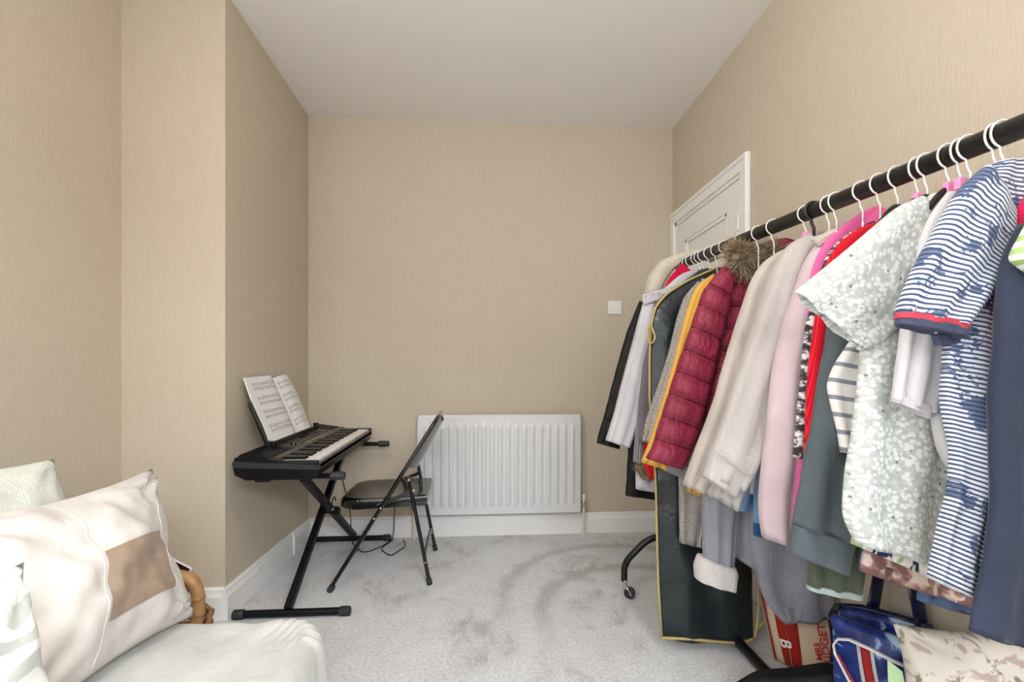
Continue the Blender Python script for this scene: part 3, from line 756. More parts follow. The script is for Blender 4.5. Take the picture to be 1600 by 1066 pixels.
# ------------------------------------------------------------------ hanging clothes
def resample(pts, n):
    pts = [Vector(p) for p in pts]; L = [0.0]
    for a, c in zip(pts, pts[1:]): L.append(L[-1]+(c-a).length)
    out = []; j = 0
    for k in range(n+1):
        d = L[-1]*k/n
        while j < len(pts)-2 and L[j+1] < d: j += 1
        f = (d-L[j])/max(1e-9, L[j+1]-L[j]); out.append(pts[j].lerp(pts[j+1], f))
    # soften the polyline's kinks
    for _ in range(3):
        out = [out[0]] + [(out[i-1]+out[i]*2+out[i+1])/4 for i in range(1, n)] + [out[-1]]
    return out
def loft(LW, RW, nv, th, nr=44, nc=30, fold=.006, ffreq=2.5, seed=0, puff=0.0, pitch=.075, top=.45, open_end=True, hem=0.0, wave=0.0, rnd=.9, tail=1.0):
    # closed cloth tube between two world polylines; nv = direction out of the garment's plane
    L = resample(LW, nr); Rr = resample(RW, nr); nv = Vector(nv).normalized()
    bm = NB(); uvl = bm.loops.layers.uv.new('UVMap'); rings = []; uvs = []; v = 0.0
    for i in range(nr+1):
        t = i/nr; c = (L[i]+Rr[i])/2; h = (Rr[i]-L[i])/2
        if i: v += ((L[i]+Rr[i])/2-(L[i-1]+Rr[i-1])/2).length
        T = th*(top+(1-top)*min(1, t/.18)**.6); sc_ = 1.0
        if puff:
            q = abs(math.sin(math.pi*v/pitch)); pf = q**.45
            T *= (1-puff)+puff*pf; sc_ = 1-.06*puff*(1-pf)
        T *= 1+(tail-1)*t
        if hem and t > 1-hem: T *= .8
        ring = []; ru = []
        for k in range(nc):
            a = 2*math.pi*k/nc
            cu = math.copysign(abs(math.cos(a))**rnd, math.cos(a)); sn = math.copysign(abs(math.sin(a))**.75, math.sin(a))
            side = 1 if math.sin(a) >= 0 else -1
            wob = math.sin(cu*ffreq*math.pi+seed*1.7+.8*math.sin(t*3+seed)+side)
            d = T*sn + fold*wob*(.25+.75*t)*min(1, abs(sn)*1.5)
            p = c + h*cu*sc_ + nv*d
            nz = noise.noise(Vector((p.x*9+seed, p.y*9, p.z*5)))+.5*noise.noise(Vector((p.x*22, p.y*22+seed, p.z*12)))
            p += nv*(nz*fold*1.0*min(1, t*4))*(1 if abs(sn) > .2 else .3)
            if wave and t > .8: p += Vector((0, 0, wave*math.sin(cu*ffreq*math.pi*1.3+seed)*(t-.8)/.2))
            ring.append(bm.verts.new(p)); ru.append((h.length*cu*(1 if side > 0 else 1), v))
        rings.append(ring); uvs.append(ru)
    def face(vs, us):
        f = bm.faces.new(vs)
        for l_, u_ in zip(f.loops, us): l_[uvl].uv = u_
    for i in range(nr):
        for k in range(nc):
            m = (k+1) % nc
            face((rings[i][k], rings[i][m], rings[i+1][m], rings[i+1][k]), (uvs[i][k], uvs[i][m], uvs[i+1][m], uvs[i+1][k]))
    bm.faces.new(rings[0])
    # hem turned in, dark hollow inside
    last = rings[-1]; cen = sum((x.co for x in last), Vector())/nc; up = (rings[-4][0].co+rings[-4][nc//2].co)/2-(rings[-1][0].co+rings[-1][nc//2].co)/2
    if open_end:
        for (s_, u_) in ((.965, .02), (.93, .35), (.88, 1.0)):
            r2 = [bm.verts.new(cen+(x.co-cen)*s_+up*u_) for x in rings[-1]]
            for k in range(nc):
                m = (k+1) % nc; face((last[k], last[m], r2[m], r2[k]), (uvs[-1][k], uvs[-1][m], uvs[-1][m], uvs[-1][k]))
            last = r2
    bm.faces.new(last[::-1])
    return bm
class G:
    # one garment hanging in the plane Y = y
    def __init__(self, name, y, label, cat, tilt=0.0, twist=0.0):
        self.y, self.tilt, self.twist = y, tilt, twist
        self.o = rail_pt(y)-Vector((0, 0, .09)); self.t = thing(name, label, cat, self.o)
        self.nv = Vector((-twist, 1, -tilt)).normalized()
    def w(self, px, dy=0.0): return [on_y(x, y, self.y+dy, self.tilt, self.twist)-self.o for x, y in px]
    def part(self, name, L, Rr, mat, th=.02, dy=0.0, parent=None, label=None, kind=None, **kw):
        b = loft(self.w(L, dy), self.w(Rr, dy), self.nv, th, **kw)
        o = obj(name, b, mat, parent or self.t, True, label=label, kind=kind); return o
    def cord(self, name, px, r, mat, dy=0.0, parent=None, n=8, label=None):
        b = NB(); tube(b, fillet(self.w(px, dy), .02, 3), r, n); return obj(name, b, mat, parent or self.t, True, label=label)

def fur(name, pts, rad, length, n, mat, parent, seed=1, droop=.0):
    # shaggy pelt round a core: tapering tufts
    rn = random.Random(seed); bm = NB(); pts = [Vector(p) for p in pts]
    tube(bm, pts, [rad*.8]*len(pts), 10)
    for _ in range(n):
        s = rn.random()*(len(pts)-1); i = int(s); p = pts[i].lerp(pts[i+1], s-i); ax = (pts[i+1]-pts[i]).normalized()
        d = Vector((rn.gauss(0, 1), rn.gauss(0, 1), rn.gauss(0, 1))); d = (d-ax*d.dot(ax)).normalized()
        r0 = p+d*rad*rn.uniform(.5, .95); dd = (d+ax*rn.uniform(-.7, .7)+Vector((rn.uniform(-.3, .3), rn.uniform(-.3, .3), -droop+rn.uniform(-.3, .3)))).normalized()
        Ln = length*rn.uniform(.5, 1.2); sd = dd.cross(Vector((rn.gauss(0, 1), rn.gauss(0, 1), rn.gauss(0, 1)))).normalized()*rad*.045
        mid = r0+dd*Ln*.55; tip = r0+dd*Ln+Vector((rn.uniform(-1, 1), rn.uniform(-1, 1), rn.uniform(-1, .4)))*Ln*.18
        a, b_, c, d_, e = (bm.verts.new(q) for q in (r0-sd, r0+sd, mid+sd*.7, mid-sd*.7, tip))
        bm.faces.new((a, b_, c, d_)); bm.faces.new((d_, c, e))
    return obj(name, bm, mat, parent, True, kind='stuff')
def furmat(name, c0, c1):
    t = NT(name); n = t.noise(t.coord('Object'), 70, 3); t.base(t.ramp(n, [(.3, lin(c0)), (.7, lin(c1))])); return t.set(.8, sheen=.2, spec=.2)

# --- cloths
def stripes(c0, c1, per, duty, wob=0.0):
    def f(t, uv):
        sx = t.n('ShaderNodeSeparateXYZ'); t.l(uv, sx.inputs[0])
        v = t.math('FRACT', t.math('MULTIPLY', sx.outputs[1], 1/per))
        return t.ramp(v, [(0, lin(c0)), (duty, lin(c1))], 'CONSTANT')
    return f
def polo(t, uv):
    base = stripes((224, 227, 234), (74, 86, 118), .0082, .56)(t, uv)
    n = t.noise(uv, 15, 1, .5, .3); n2 = t.noise(uv, 75, 2, .6, 1.0)
    f = t.math('ADD', t.math('MULTIPLY', n, .62), t.math('MULTIPLY', n2, .42))
    m = t.ramp(f, [(.555, (0, 0, 0)), (.575, (.85, .85, .85))])
    return t.mix(m, base, lin((52, 74, 112)))
def ditsy(t, uv):
    v = t.n('ShaderNodeTexVoronoi'); v.inputs['Scale'].default_value = 100; t.l(uv, v.inputs['Vector'])
    g = t.noise(uv, 70, 2)
    c = t.ramp(g, [(.35, lin((176, 180, 174))), (.65, lin((198, 201, 195)))])
    c = t.mix(t.ramp(v.outputs['Distance'], [(.40, (1, 1, 1)), (.54, (0, 0, 0))]), c, lin((222, 224, 220)))
    v2 = t.n('ShaderNodeTexVoronoi'); v2.inputs['Scale'].default_value = 42; t.l(uv, v2.inputs['Vector'])
    return t.mix(t.ramp(v2.outputs['Distance'], [(.10, (1, 1, 1)), (.17, (0, 0, 0))]), c, lin((120, 124, 122)))
def leopard(t, uv):
    n = t.noise(uv, 62, 3, .6, .4); n2 = t.noise(uv, 300, 2)
    return t.ramp(t.math('ADD', t.math('MULTIPLY', n, .85), t.math('MULTIPLY', n2, .15)), [(.44, lin((226, 222, 220))), (.48, lin((140, 138, 142))), (.53, lin((60, 58, 62)))])
def herring(t, uv):
    mp = t.n('ShaderNodeMapping'); t.l(uv, mp.inputs[0]); mp.inputs['Rotation'].default_value[2] = R(45)
    w_ = t.n('ShaderNodeTexWave', wave_profile='TRI'); w_.inputs['Scale'].default_value = 60; w_.inputs['Distortion'].default_value = 2; w_.inputs['Detail Scale'].default_value = 3; t.l(mp.outputs[0], w_.inputs[0])
    n = t.noise(uv, 260, 3)
    return t.ramp(t.math('ADD', t.math('MULTIPLY', w_.outputs['Fac'], .5), t.math('MULTIPLY', n, .5)), [(.36, lin((78, 75, 71))), (.60, lin((196, 190, 181)))])
def rib_red(t, uv):
    sx = t.n('ShaderNodeSeparateXYZ'); t.l(uv, sx.inputs[0])
    v = t.math('SINE', t.math('MULTIPLY', sx.outputs[0], 1100.0))
    return t.ramp(t.math('ADD', t.math('MULTIPLY', v, .5), .5), [(.1, lin((186, 14, 34))), (.7, lin((232, 30, 48)))])
def leafy(t, uv):
    n = t.noise(t.coord('UV', (1, .45, 1), (0, 0, .6)), 42, 2, .5, .8); n2 = t.noise(uv, 28, 2)
    c = t.ramp(n, [(.40, lin((40, 54, 92))), (.44, lin((238, 236, 224))), (.60, lin((238, 236, 224))), (.64, lin((164, 184, 132)))], 'LINEAR')
    return c
def mauve(t, uv):
    n = t.noise(uv, 34, 3, .5, .5); return t.ramp(n, [(.42, lin((136, 98, 94))), (.50, lin((176, 142, 134))), (.58, lin((224, 205, 194)))])
def floral(t, uv):
    n = t.noise(uv, 7, 2, .5, .3); n2 = t.noise(t.coord('UV', (1, .6, 1), (0, 0, 1.1)), 9, 3, .6, .6)
    c = t.ramp(n, [(.56, lin((226, 219, 208))), (.62, lin((192, 172, 166)))])
    return t.mix(t.ramp(n2, [(.57, (0, 0, 0)), (.64, (.9, .9, .9))]), c, lin((132, 124, 96)))
def greenstripe(t, uv): return stripes((240, 242, 236), (166, 192, 118), .020, .5)(t, uv)
def pvcblue(t, uv):
    n = t.noise(uv, 12, 3, .6, 1.2); return t.ramp(n, [(.40, lin((22, 36, 96))), (.52, lin((36, 60, 130))), (.62, lin((176, 204, 230)))])
K = {}
K['black'] = fabric('black_nylon', (20, 19, 20), rough=.5, sheen=0, fold=.5); K['white'] = fabric('white_nylon', (204, 201, 204), rough=.6, fold=.4)
K['offwhite'] = fabric('off_white_cloth', (202, 198, 202)); K['sherpa'] = fabric('cream_sherpa', (216, 206, 190), scale=260, bump=3.0, fold=.2)
K['crimson'] = fabric('crimson_jersey', (206, 20, 66)); K['red'] = fabric('red_knit', (214, 34, 34)); K['grey'] = fabric('mauve_grey_cloth', (116, 108, 113)); K['charcoal'] = fabric('charcoal_cloth', (66, 62, 66))
K['pvc'] = plain('black_pvc', (27, 36, 39), .3, noise_amt=.3, scale=8, bump=.6, bdist=.025, spec=.5); K['gold'] = fabric('gold_binding', (188, 166, 106), fold=.05)
K['tweed'] = patterned('herringbone_tweed', herring, fold=.2); K['mustard'] = fabric('mustard_wool', (234, 178, 80)); K['lilac'] = fabric('pale_lilac_cloth', (206, 190, 198)); K['lightgrey'] = fabric('light_grey_jersey', (152, 148, 150))
K['plain_burgundy'] = fabric('burgundy_nylon', (138, 40, 62), rough=.48, sheen=0, fold=.6, scale=1500, bump=.1, var=.10); K['fur'] = furmat('brown_faux_fur', (118, 96, 70), (192, 170, 140)); K['fur2'] = furmat('mottled_faux_fur', (84, 66, 44), (170, 150, 118))
K['beige'] = fabric('beige_fleece', (200, 189, 181)); K['cream'] = fabric('cream_denim', (190, 183, 179)); K['paleblue'] = fabric('pale_blue_cloth', (122, 152, 190)); K['midblue'] = fabric('mid_blue_cloth', (46, 80, 130))
K['gown'] = fabric('grey_plush_fleece', (150, 149, 158), scale=400, bump=.6, fold=.8, var=.12); K['cuff'] = fabric('white_sherpa', (216, 210, 206), scale=240, bump=3.0, fold=.2)
K['pink'] = fabric('pale_pink_fleece', (206, 184, 189)); K['hotpink'] = fabric('hot_pink_jersey', (232, 104, 164)); K['leopard'] = patterned('grey_animal_print', leopard); K['redrib'] = patterned('ribbed_red_knit', rib_red)
K['slate'] = fabric('slate_sweatshirt', (84, 92, 96), scale=700, bump=.4, fold=.6); K['olive'] = fabric('olive_cloth', (84, 92, 76)); K['mint'] = fabric('pale_blue_hem', (176, 192, 192))
K['bretton'] = patterned('grey_striped_jersey', stripes((236, 230, 224), (142, 142, 152), .036, .74)); K['ditsy'] = patterned('grey_ditsy_print', ditsy, fold=.35); K['leafy'] = patterned('leaf_print', leafy); K['mauve'] = patterned('mauve_print', mauve)
K['shirt'] = fabric('white_shirting', (210, 205, 207), fold=.3); K['polo'] = patterned('navy_striped_print', polo, fold=.35); K['navy'] = fabric('navy_crepe', (52, 58, 76), scale=800); K['navyband'] = fabric('navy_rib', (74, 80, 104)); K['coral'] = fabric('coral_rib', (206, 70, 86))
K['greenstripe'] = patterned('green_striped_jersey', greenstripe); K['denim'] = fabric('blue_denim', (92, 112, 150)); K['rose'] = fabric('deep_rose_trim', (222, 32, 92))

def quilted(name, c, thread, pitch):
    t = NT(name); uv = t.coord('UV'); sx = t.n('ShaderNodeSeparateXYZ'); t.l(uv, sx.inputs[0])
    wob = t.math('MULTIPLY', t.math('SUBTRACT', t.noise(uv, 40, 2), .5), .05)
    f = t.math('FRACT', t.math('ADD', t.math('ADD', t.math('MULTIPLY', sx.outputs[1], 1/pitch), .03), wob))
    l_ = lin(c); n = t.noise(t.coord('Object'), 9, 3)
    base = t.ramp(n, [(.3, tuple(v*.9 for v in l_)), (.7, tuple(min(1, v*1.1) for v in l_))])
    t.base(t.mix(t.ramp(f, [(0, (1, 1, 1)), (.045, (1, 1, 1)), (.06, (0, 0, 0))]), base, lin(thread)))
    puck = t.noise(t.coord('UV', (1, .5, 1)), 60, 3, .5, .8); wr = t.noise(t.coord('Object', (1, 1, .5)), 22, 3, .5, .8)
    seam = t.ramp(f, [(0, (0, 0, 0)), (.05, (0, 0, 0)), (.30, (1, 1, 1)), (.78, (1, 1, 1)), (1, (.2, .2, .2))])
    t.bump(t.math('ADD', t.math('MULTIPLY', seam, .45), t.math('ADD', t.math('MULTIPLY', puck, .25), t.math('MULTIPLY', wr, .5))), .8, .02)
    return t.set(.46, spec=.35)
K['burgundy'] = quilted('quilted_burgundy_nylon', (140, 42, 66), (70, 10, 24), .079)
# 1 black padded coat, far end of the rail
g = G('coat', 1.965, 'black padded coat with cream fleece hood, at the far end of the rail', 'coat')
g.part('body', [(1012, 460), (990, 540), (982, 640), (981, 700), (977, 774)], [(1090, 430), (1110, 560), (1105, 700), (1090, 788)], K['black'], .022, puff=.3, pitch=.11, nr=90, fold=.004)
g.part('sleeve', [(999, 470), (979, 520), (962, 580), (946, 642), (934, 682), (932, 692)], [(1014, 480), (1003, 540), (990, 600), (975, 660), (968, 702)], K['black'], .024, dy=-.005, puff=.35, pitch=.09, nr=90, fold=.003)
g.part('hood', [(1007, 460), (1013, 432), (1029, 408), (1058, 397), (1084, 391), (1102, 394), (1122, 404)], [(1030, 462), (1037, 442), (1050, 424), (1066, 413), (1082, 406), (1098, 402), (1116, 408)], K['sherpa'], .05, dy=.06, fold=.003, open_end=False, top=.6)
# 2 crimson top
g = G('top', 1.925, 'crimson top showing only its shoulder below the cream hood', 'top')
g.part('body', [(1064, 412), (1050, 428), (1037, 447), (1038, 480), (1044, 560), (1050, 690)], [(1072, 416), (1098, 440), (1120, 480), (1120, 580), (1110, 690)], K['crimson'], .012)
# 3 white quilted jacket
g = G('jacket', 1.89, 'white quilted jacket with studded collar beside the black padded coat', 'jacket')
g.part('body', [(1092, 420), (1064, 426), (1042, 448), (1010, 470), (1006, 560), (1000, 640), (993, 700), (993, 764)], [(1098, 430), (1110, 480), (1112, 560), (1112, 620), (1110, 660), (1108, 700), (1100, 740), (1080, 778)], K['offwhite'], .02)
g.part('sleeve', [(1006, 468), (990, 530), (974, 588), (960, 645), (946, 688)], [(1030, 474), (1022, 540), (1010, 600), (1000, 660), (984, 700)], K['white'], .03, dy=-.008, puff=.10, pitch=.07, nr=60)
g.part('collar', [(1003, 461), (1020, 456), (1046, 448), (1062, 442)], [(1006, 477), (1024, 472), (1046, 466), (1062, 458)], K['offwhite'], .008, dy=-.03, open_end=False, fold=.002)
for q, (px, py) in enumerate(((1008, 462), (1019, 459), (1029, 458))):
    p = g.w([(px, py)], -.045)[0]; b = NB(); lathe(b, [(.004, 0), (.0035, .002), (.001, .003)], p, (0, -1, 0), 10); obj('stud', b, M_steel, g.t)
fur('fur_trim', g.w([(1024, 480), (1034, 468), (1048, 458), (1060, 450)], -.035), .012, .022, 260, K['fur2'], g.t, 4)
fur('fur_lining', g.w([(996, 724), (1000, 736), (1006, 745), (1016, 748)], -.022), .017, .02, 260, K['fur2'], g.t, 6)
# 4 red knit
g = G('jumper', 1.85, 'red jumper almost hidden behind the garment bag', 'jumper')
g.part('body', [(1075, 440), (1040, 500), (1022, 580), (1013, 630), (1005, 690), (1004, 725), (1014, 748)], [(1110, 440), (1110, 500), (1110, 580), (1100, 640), (1090, 690), (1070, 740), (1050, 752)], K['red'], .012)
# 5 grey cardigan
g = G('cardigan', 1.82, 'mauve grey cardigan between the white quilted jacket and garment bag', 'cardigan')
g.part('body', [(1096, 420), (1082, 428), (1046, 458), (1018, 520), (1004, 570), (998, 630), (997, 690)], [(1110, 424), (1114, 450), (1112, 500), (1108, 560), (1100, 620), (1090, 660), (1070, 692)], K['grey'], .015)
g.part('lining', [(1010, 560), (998, 620), (993, 680), (989, 722)], [(1016, 560), (1008, 620), (1003, 680), (999, 724)], K['lightgrey'], .008, dy=.01)
g.part('collar', [(1078, 436), (1090, 424), (1104, 419), (1118, 422)], [(1084, 446), (1094, 436), (1106, 430), (1120, 430)], K['charcoal'], .012, dy=-.02, open_end=False, fold=.002)
# 6 garment bag
g = G('garment_bag', 1.77, 'long black plastic garment bag with gold piping reaching the carpet', 'garment bag', tilt=.095)
Lb = [(1122, 418), (1098, 428), (1072, 440), (1042, 459), (1024, 480), (1017, 512), (1015, 560), (1015, 620), (1019, 680), (1024, 740), (1026, 800), (1027, 860), (1029, 920), (1034, 997)]
Rb = [(1128, 420), (1140, 440), (1152, 470), (1160, 520), (1163, 570), (1166, 620), (1168, 680), (1170, 740), (1171, 800), (1173, 860), (1175, 920), (1176, 1001)]
g.part('body', Lb, Rb, K['pvc'], .028, nr=80, nc=48, fold=.008, ffreq=2.2, seed=2, top=.3, open_end=False)
g.cord('piping', Lb, .0045, K['gold'], dy=-.012); g.cord('piping', [(1034, 997), (1080, 999), (1120, 1003), (1150, 1005), (1166, 1003), (1176, 999)], .005, K['gold'], dy=-.034)
g.cord('piping', [(1178, 1001), (1182, 984), (1186, 950), (1184, 905), (1178, 860)], .005, K['gold'], dy=-.01); g.cord('piping', [(1181, 984), (1190, 976), (1200, 966)], .005, K['gold'], dy=-.002)
g.cord('piping', [(1017, 508), (1013, 512), (1011, 520), (1016, 540), (1025, 529), (1017, 508)], .004, K['gold'], dy=-.028)
# 7 tweed coat
g = G('coat', 1.705, 'grey herringbone tweed coat in front of the garment bag', 'coat', tilt=.10)
g.part('body', [(1096, 436), (1082, 520), (1070, 620), (1060, 740), (1062, 848)], [(1140, 440), (1150, 520), (1150, 620), (1135, 740), (1098, 856)], K['tweed'], .018)
g.part('sleeve', [(1090, 440), (1068, 464), (1056, 505), (1042, 560), (1024, 615), (1008, 660), (1003, 690)], [(1104, 445), (1088, 490), (1072, 545), (1056, 600), (1040, 650), (1028, 680), (1020, 694)], K['tweed'], .018, dy=-.004)
# 8 mustard coat
g = G('coat', 1.66, 'mustard yellow wool coat beside the burgundy padded jacket', 'coat', tilt=.06)
g.part('body', [(1116, 432), (1098, 520), (1086, 620), (1074, 720), (1073, 768)], [(1160, 440), (1160, 520), (1150, 620), (1130, 720), (1112, 782)], K['mustard'], .014)
g.part('sleeve', [(1114, 428), (1088, 446), (1078, 470), (1062, 530), (1046, 590), (1030, 640), (1012, 695), (1001, 722)], [(1122, 440), (1112, 480), (1100, 530), (1086, 580), (1074, 630), (1062, 680), (1050, 716), (1042, 736)], K['mustard'], .018, dy=-.006)
# 9 lilac shirt, 10 grey sweater
g = G('shirt', 1.635, 'pale lilac shirt between mustard coat and burgundy jacket', 'shirt')
g.part('body', [(1118, 434), (1102, 448), (1088, 490), (1078, 540), (1074, 600), (1072, 690)], [(1126, 440), (1140, 480), (1145, 530), (1145, 580), (1140, 620), (1130, 700)], K['lilac'], .012)
g = G('jumper', 1.61, 'light grey jumper whose cuff shows below the burgundy sleeve', 'jumper')
g.part('sleeve', [(1112, 450), (1090, 530), (1068, 620), (1048, 690), (1036, 735)], [(1140, 455), (1126, 540), (1110, 620), (1090, 700), (1074, 750)], K['lightgrey'], .018)
g.part('cuff', [(1045, 712), (1038, 735)], [(1082, 728), (1072, 750)], K['lightgrey'], .02, dy=-.006, fold=.002)
# 11 burgundy padded jacket
g = G('jacket', 1.545, 'burgundy padded jacket with brown fur trimmed hood', 'jacket')
g.part('body', [(1142, 410), (1128, 450), (1124, 520), (1116, 580), (1104, 640), (1092, 700)], [(1180, 412), (1192, 470), (1192, 540), (1188, 600), (1180, 650), (1170, 706)], K['burgundy'], .026, puff=.34, pitch=.079, nr=110, fold=.0025)
g.part('sleeve', [(1130, 416), (1100, 452), (1080, 510), (1062, 562), (1046, 612), (1031, 660), (1018, 702), (1009, 716)], [(1146, 430), (1140, 475), (1130, 515), (1120, 560), (1106, 620), (1090, 680), (1078, 710), (1067, 734)], K['burgundy'], .036, dy=-.022, puff=.34, pitch=.079, nr=120, top=.6, fold=.0025)
hood = g.part('hood', [(1165, 402), (1182, 386), (1200, 377), (1222, 373), (1238, 378)], [(1172, 410), (1190, 402), (1208, 396), (1228, 392), (1240, 388)], K['burgundy'], .025, dy=.02, open_end=False)
fur('fur_trim', g.w([(1160, 392), (1152, 402), (1160, 410), (1176, 412), (1196, 404), (1212, 396)], -.03), .026, .060, 3800, K['fur'], hood, 9, .25)
fur('fur_edge', g.w([(1158, 380), (1156, 392), (1154, 404)], -.02), .016, .05, 1100, K['fur'], hood, 3)
# 12 grey dressing gown
g = G('dressing_gown', 1.455, 'long grey fleece dressing gown with white sherpa cuff', 'dressing gown')
g.part('body', [(1200, 430), (1190, 540), (1176, 680), (1168, 790), (1172, 850), (1182, 905), (1198, 945), (1222, 972)], [(1300, 430), (1300, 540), (1300, 680), (1300, 760), (1302, 820), (1302, 870), (1301, 920), (1299, 966)], K['gown'], .022, nr=60, nc=44, fold=.010, ffreq=1.8, seed=3)
g.part('front_panel', [(1190, 560), (1160, 700), (1148, 780), (1144, 868)], [(1215, 560), (1210, 700), (1206, 800), (1200, 905)], K['gown'], .012, dy=.012, fold=.004)
sv = g.part('sleeve', [(1180, 440), (1144, 560), (1114, 700), (1098, 775), (1099, 830), (1100, 884)], [(1220, 440), (1196, 560), (1170, 700), (1152, 790), (1147, 840), (1144, 890)], K['gown'], .034, dy=-.012, fold=.006, seed=5)
g.part('cuff', [(1092, 868), (1086, 884), (1087, 904)], [(1146, 884), (1151, 896), (1147, 920)], K['cuff'], .046, dy=-.014, fold=.004, top=.9, nr=16, label='white sherpa cuff')
# 13 beige fleece
g = G('fleece_jacket', 1.375, 'beige fleece jacket between the burgundy jacket and cream denim jacket', 'jacket')
g.part('body', [(1222, 392), (1204, 440), (1186, 540), (1150, 660), (1112, 770)], [(1270, 400), (1270, 460), (1260, 540), (1230, 660), (1180, 800)], K['beige'], .018)
g.part('sleeve', [(1222, 390), (1192, 408), (1172, 440), (1158, 485), (1140, 542), (1120, 612), (1099, 672), (1080, 722), (1068, 758)], [(1236, 410), (1230, 450), (1222, 500), (1208, 560), (1192, 620), (1174, 680), (1150, 730), (1130, 760), (1110, 776)], K['beige'], .03, dy=-.012, fold=.006)
# 14 cream denim jacket
g = G('denim_jacket', 1.24, 'cream denim jacket with wide turned cuff in the middle of the rail', 'jacket')
g.part('body', [(1282, 362), (1242, 374), (1232, 400), (1226, 440), (1206, 510), (1176, 600), (1142, 700), (1112, 774)], [(1302, 366), (1312, 400), (1308, 450), (1300, 510), (1288, 580), (1252, 655), (1192, 704), (1172, 745), (1152, 800)], K['cream'], .02, dy=.015, fold=.004)
sv = g.part('sleeve', [(1262, 366), (1232, 380), (1208, 424), (1191, 474), (1172, 532), (1153, 590), (1133, 650), (1111, 706), (1100, 740)], [(1290, 374), (1266, 410), (1248, 460), (1236, 520), (1222, 580), (1210, 630), (1200, 680), (1190, 714), (1160, 768)], K['cream'], .036, dy=-.020, fold=.007, ffreq=2, seed=4)
g.part('cuff', [(1116, 704), (1104, 728), (1098, 744)], [(1190, 712), (1172, 745), (1146, 778)], K['cream'], .036, dy=-.021, fold=.003, top=.9, nr=16)
g.cord('cuff_seam', [(1114, 703), (1126, 712), (1146, 726), (1166, 742), (1176, 742)], .0022, K['cream'], dy=-.060)
# 15 white shirt with a pink hem, 16 pale blue shirt, 17 darker blue top
g = G('shirt', 1.31, 'white shirt with a pink hem showing beside the pale pink fleece', 'shirt')
g.part('body', [(1262, 400), (1224, 500), (1196, 620), (1178, 720), (1172, 770)], [(1290, 400), (1280, 500), (1260, 620), (1240, 720), (1214, 778)], K['shirt'], .008)
g.part('hem', [(1173, 764), (1172, 772)], [(1216, 772), (1214, 780)], K['pink'], .010, fold=.002)
g = G('shirt', 1.335, 'pale blue shirt whose hem shows under the cream denim jacket', 'shirt')
g.part('body', [(1262, 400), (1230, 500), (1204, 620), (1186, 700), (1174, 745), (1154, 798)], [(1290, 400), (1280, 500), (1262, 620), (1240, 700), (1226, 740), (1214, 804)], K['paleblue'], .010)
g = G('top', 1.29, 'two tone blue top hanging left of the pale pink fleece hem', 'top')
g.part('body', [(1266, 400), (1238, 520), (1204, 660), (1178, 770), (1177, 816)], [(1290, 400), (1280, 520), (1264, 660), (1240, 770), (1230, 828)], K['paleblue'], .010)
g.part('hem', [(1177, 814), (1177, 836)], [(1231, 824), (1230, 850)], K['midblue'], .012, fold=.003, label='darker blue hem band')
# 18 pale pink fleece
g = G('fleece_jacket', 1.175, 'pale pink fleece jacket in the middle of the rail', 'jacket')
g.part('body', [(1362, 328), (1330, 340), (1300, 354), (1276, 372), (1270, 440), (1262, 540), (1240, 660), (1222, 760)], [(1374, 334), (1376, 380), (1370, 420), (1360, 460), (1350, 520), (1330, 600), (1300, 680), (1280, 780)], K['pink'], .012, dy=.012, fold=.003)
g.part('sleeve', [(1300, 362), (1272, 384), (1254, 420), (1240, 466), (1224, 505), (1212, 560), (1204, 620), (1197, 690), (1190, 760), (1190, 812), (1196, 842)], [(1318, 366), (1304, 400), (1292, 440), (1284, 490), (1274, 550), (1264, 620), (1254, 690), (1246, 740), (1242, 780), (1240, 815), (1236, 848)], K['pink'], .034, dy=-.014, fold=.006, ffreq=1.6, seed=8)
g.part('collar', [(1268, 374), (1284, 366), (1306, 356), (1330, 346)], [(1280, 386), (1298, 374), (1316, 364), (1338, 354)], K['beige'], .012, dy=-.03, open_end=False, fold=.002)
# 19 hot pink top
g = G('top', 1.13, 'hot pink top behind the animal print blouse', 'top')
g.part('body', [(1366, 322), (1348, 328), (1332, 342), (1308, 358), (1284, 380), (1271, 410), (1260, 450), (1256, 560), (1250, 680), (1243, 760), (1240, 812)], [(1384, 328), (1392, 350), (1394, 380), (1392, 420), (1388, 460), (1380, 520), (1370, 580), (1350, 660), (1330, 720), (1310, 780), (1290, 820)], K['hotpink'], .012)
# 20 animal print blouse
g = G('blouse', 1.085, 'black and white animal print blouse between pink top and red jumper', 'blouse')
g.part('body', [(1362, 346), (1328, 362), (1294, 390), (1281, 425), (1268, 470), (1257, 520), (1250, 600), (1243, 660), (1237, 714)], [(1376, 350), (1386, 380), (1384, 420), (1380, 460), (1374, 500), (1364, 560), (1350, 620), (1330, 680), (1300, 728)], K['leopard'], .012)
# 21 red ribbed jumper
g = G('jumper', 1.04, 'bright red ribbed jumper left of the grey floral blouse', 'jumper')
g.part('body', [(1372, 346), (1340, 356), (1308, 380), (1290, 410), (1279, 470), (1268, 540), (1262, 600), (1258, 660), (1253, 730)], [(1384, 350), (1392, 390), (1390, 430), (1386, 470), (1378, 520), (1370, 580), (1356, 640), (1336, 700), (1320, 740)], K['redrib'], .014)
# 22 olive top
g = G('top', 1.06, 'olive green top with pale blue hem under the slate sweatshirt', 'top')
g.part('body', [(1330, 560), (1304, 680), (1280, 790), (1264, 868), (1261, 914)], [(1400, 560), (1392, 680), (1376, 790), (1356, 868), (1346, 926)], K['olive'], .02)
g.part('hem', [(1262, 910), (1261, 920)], [(1348, 924), (1346, 936)], K['mint'], .022, fold=.003, label='pale blue hem binding')
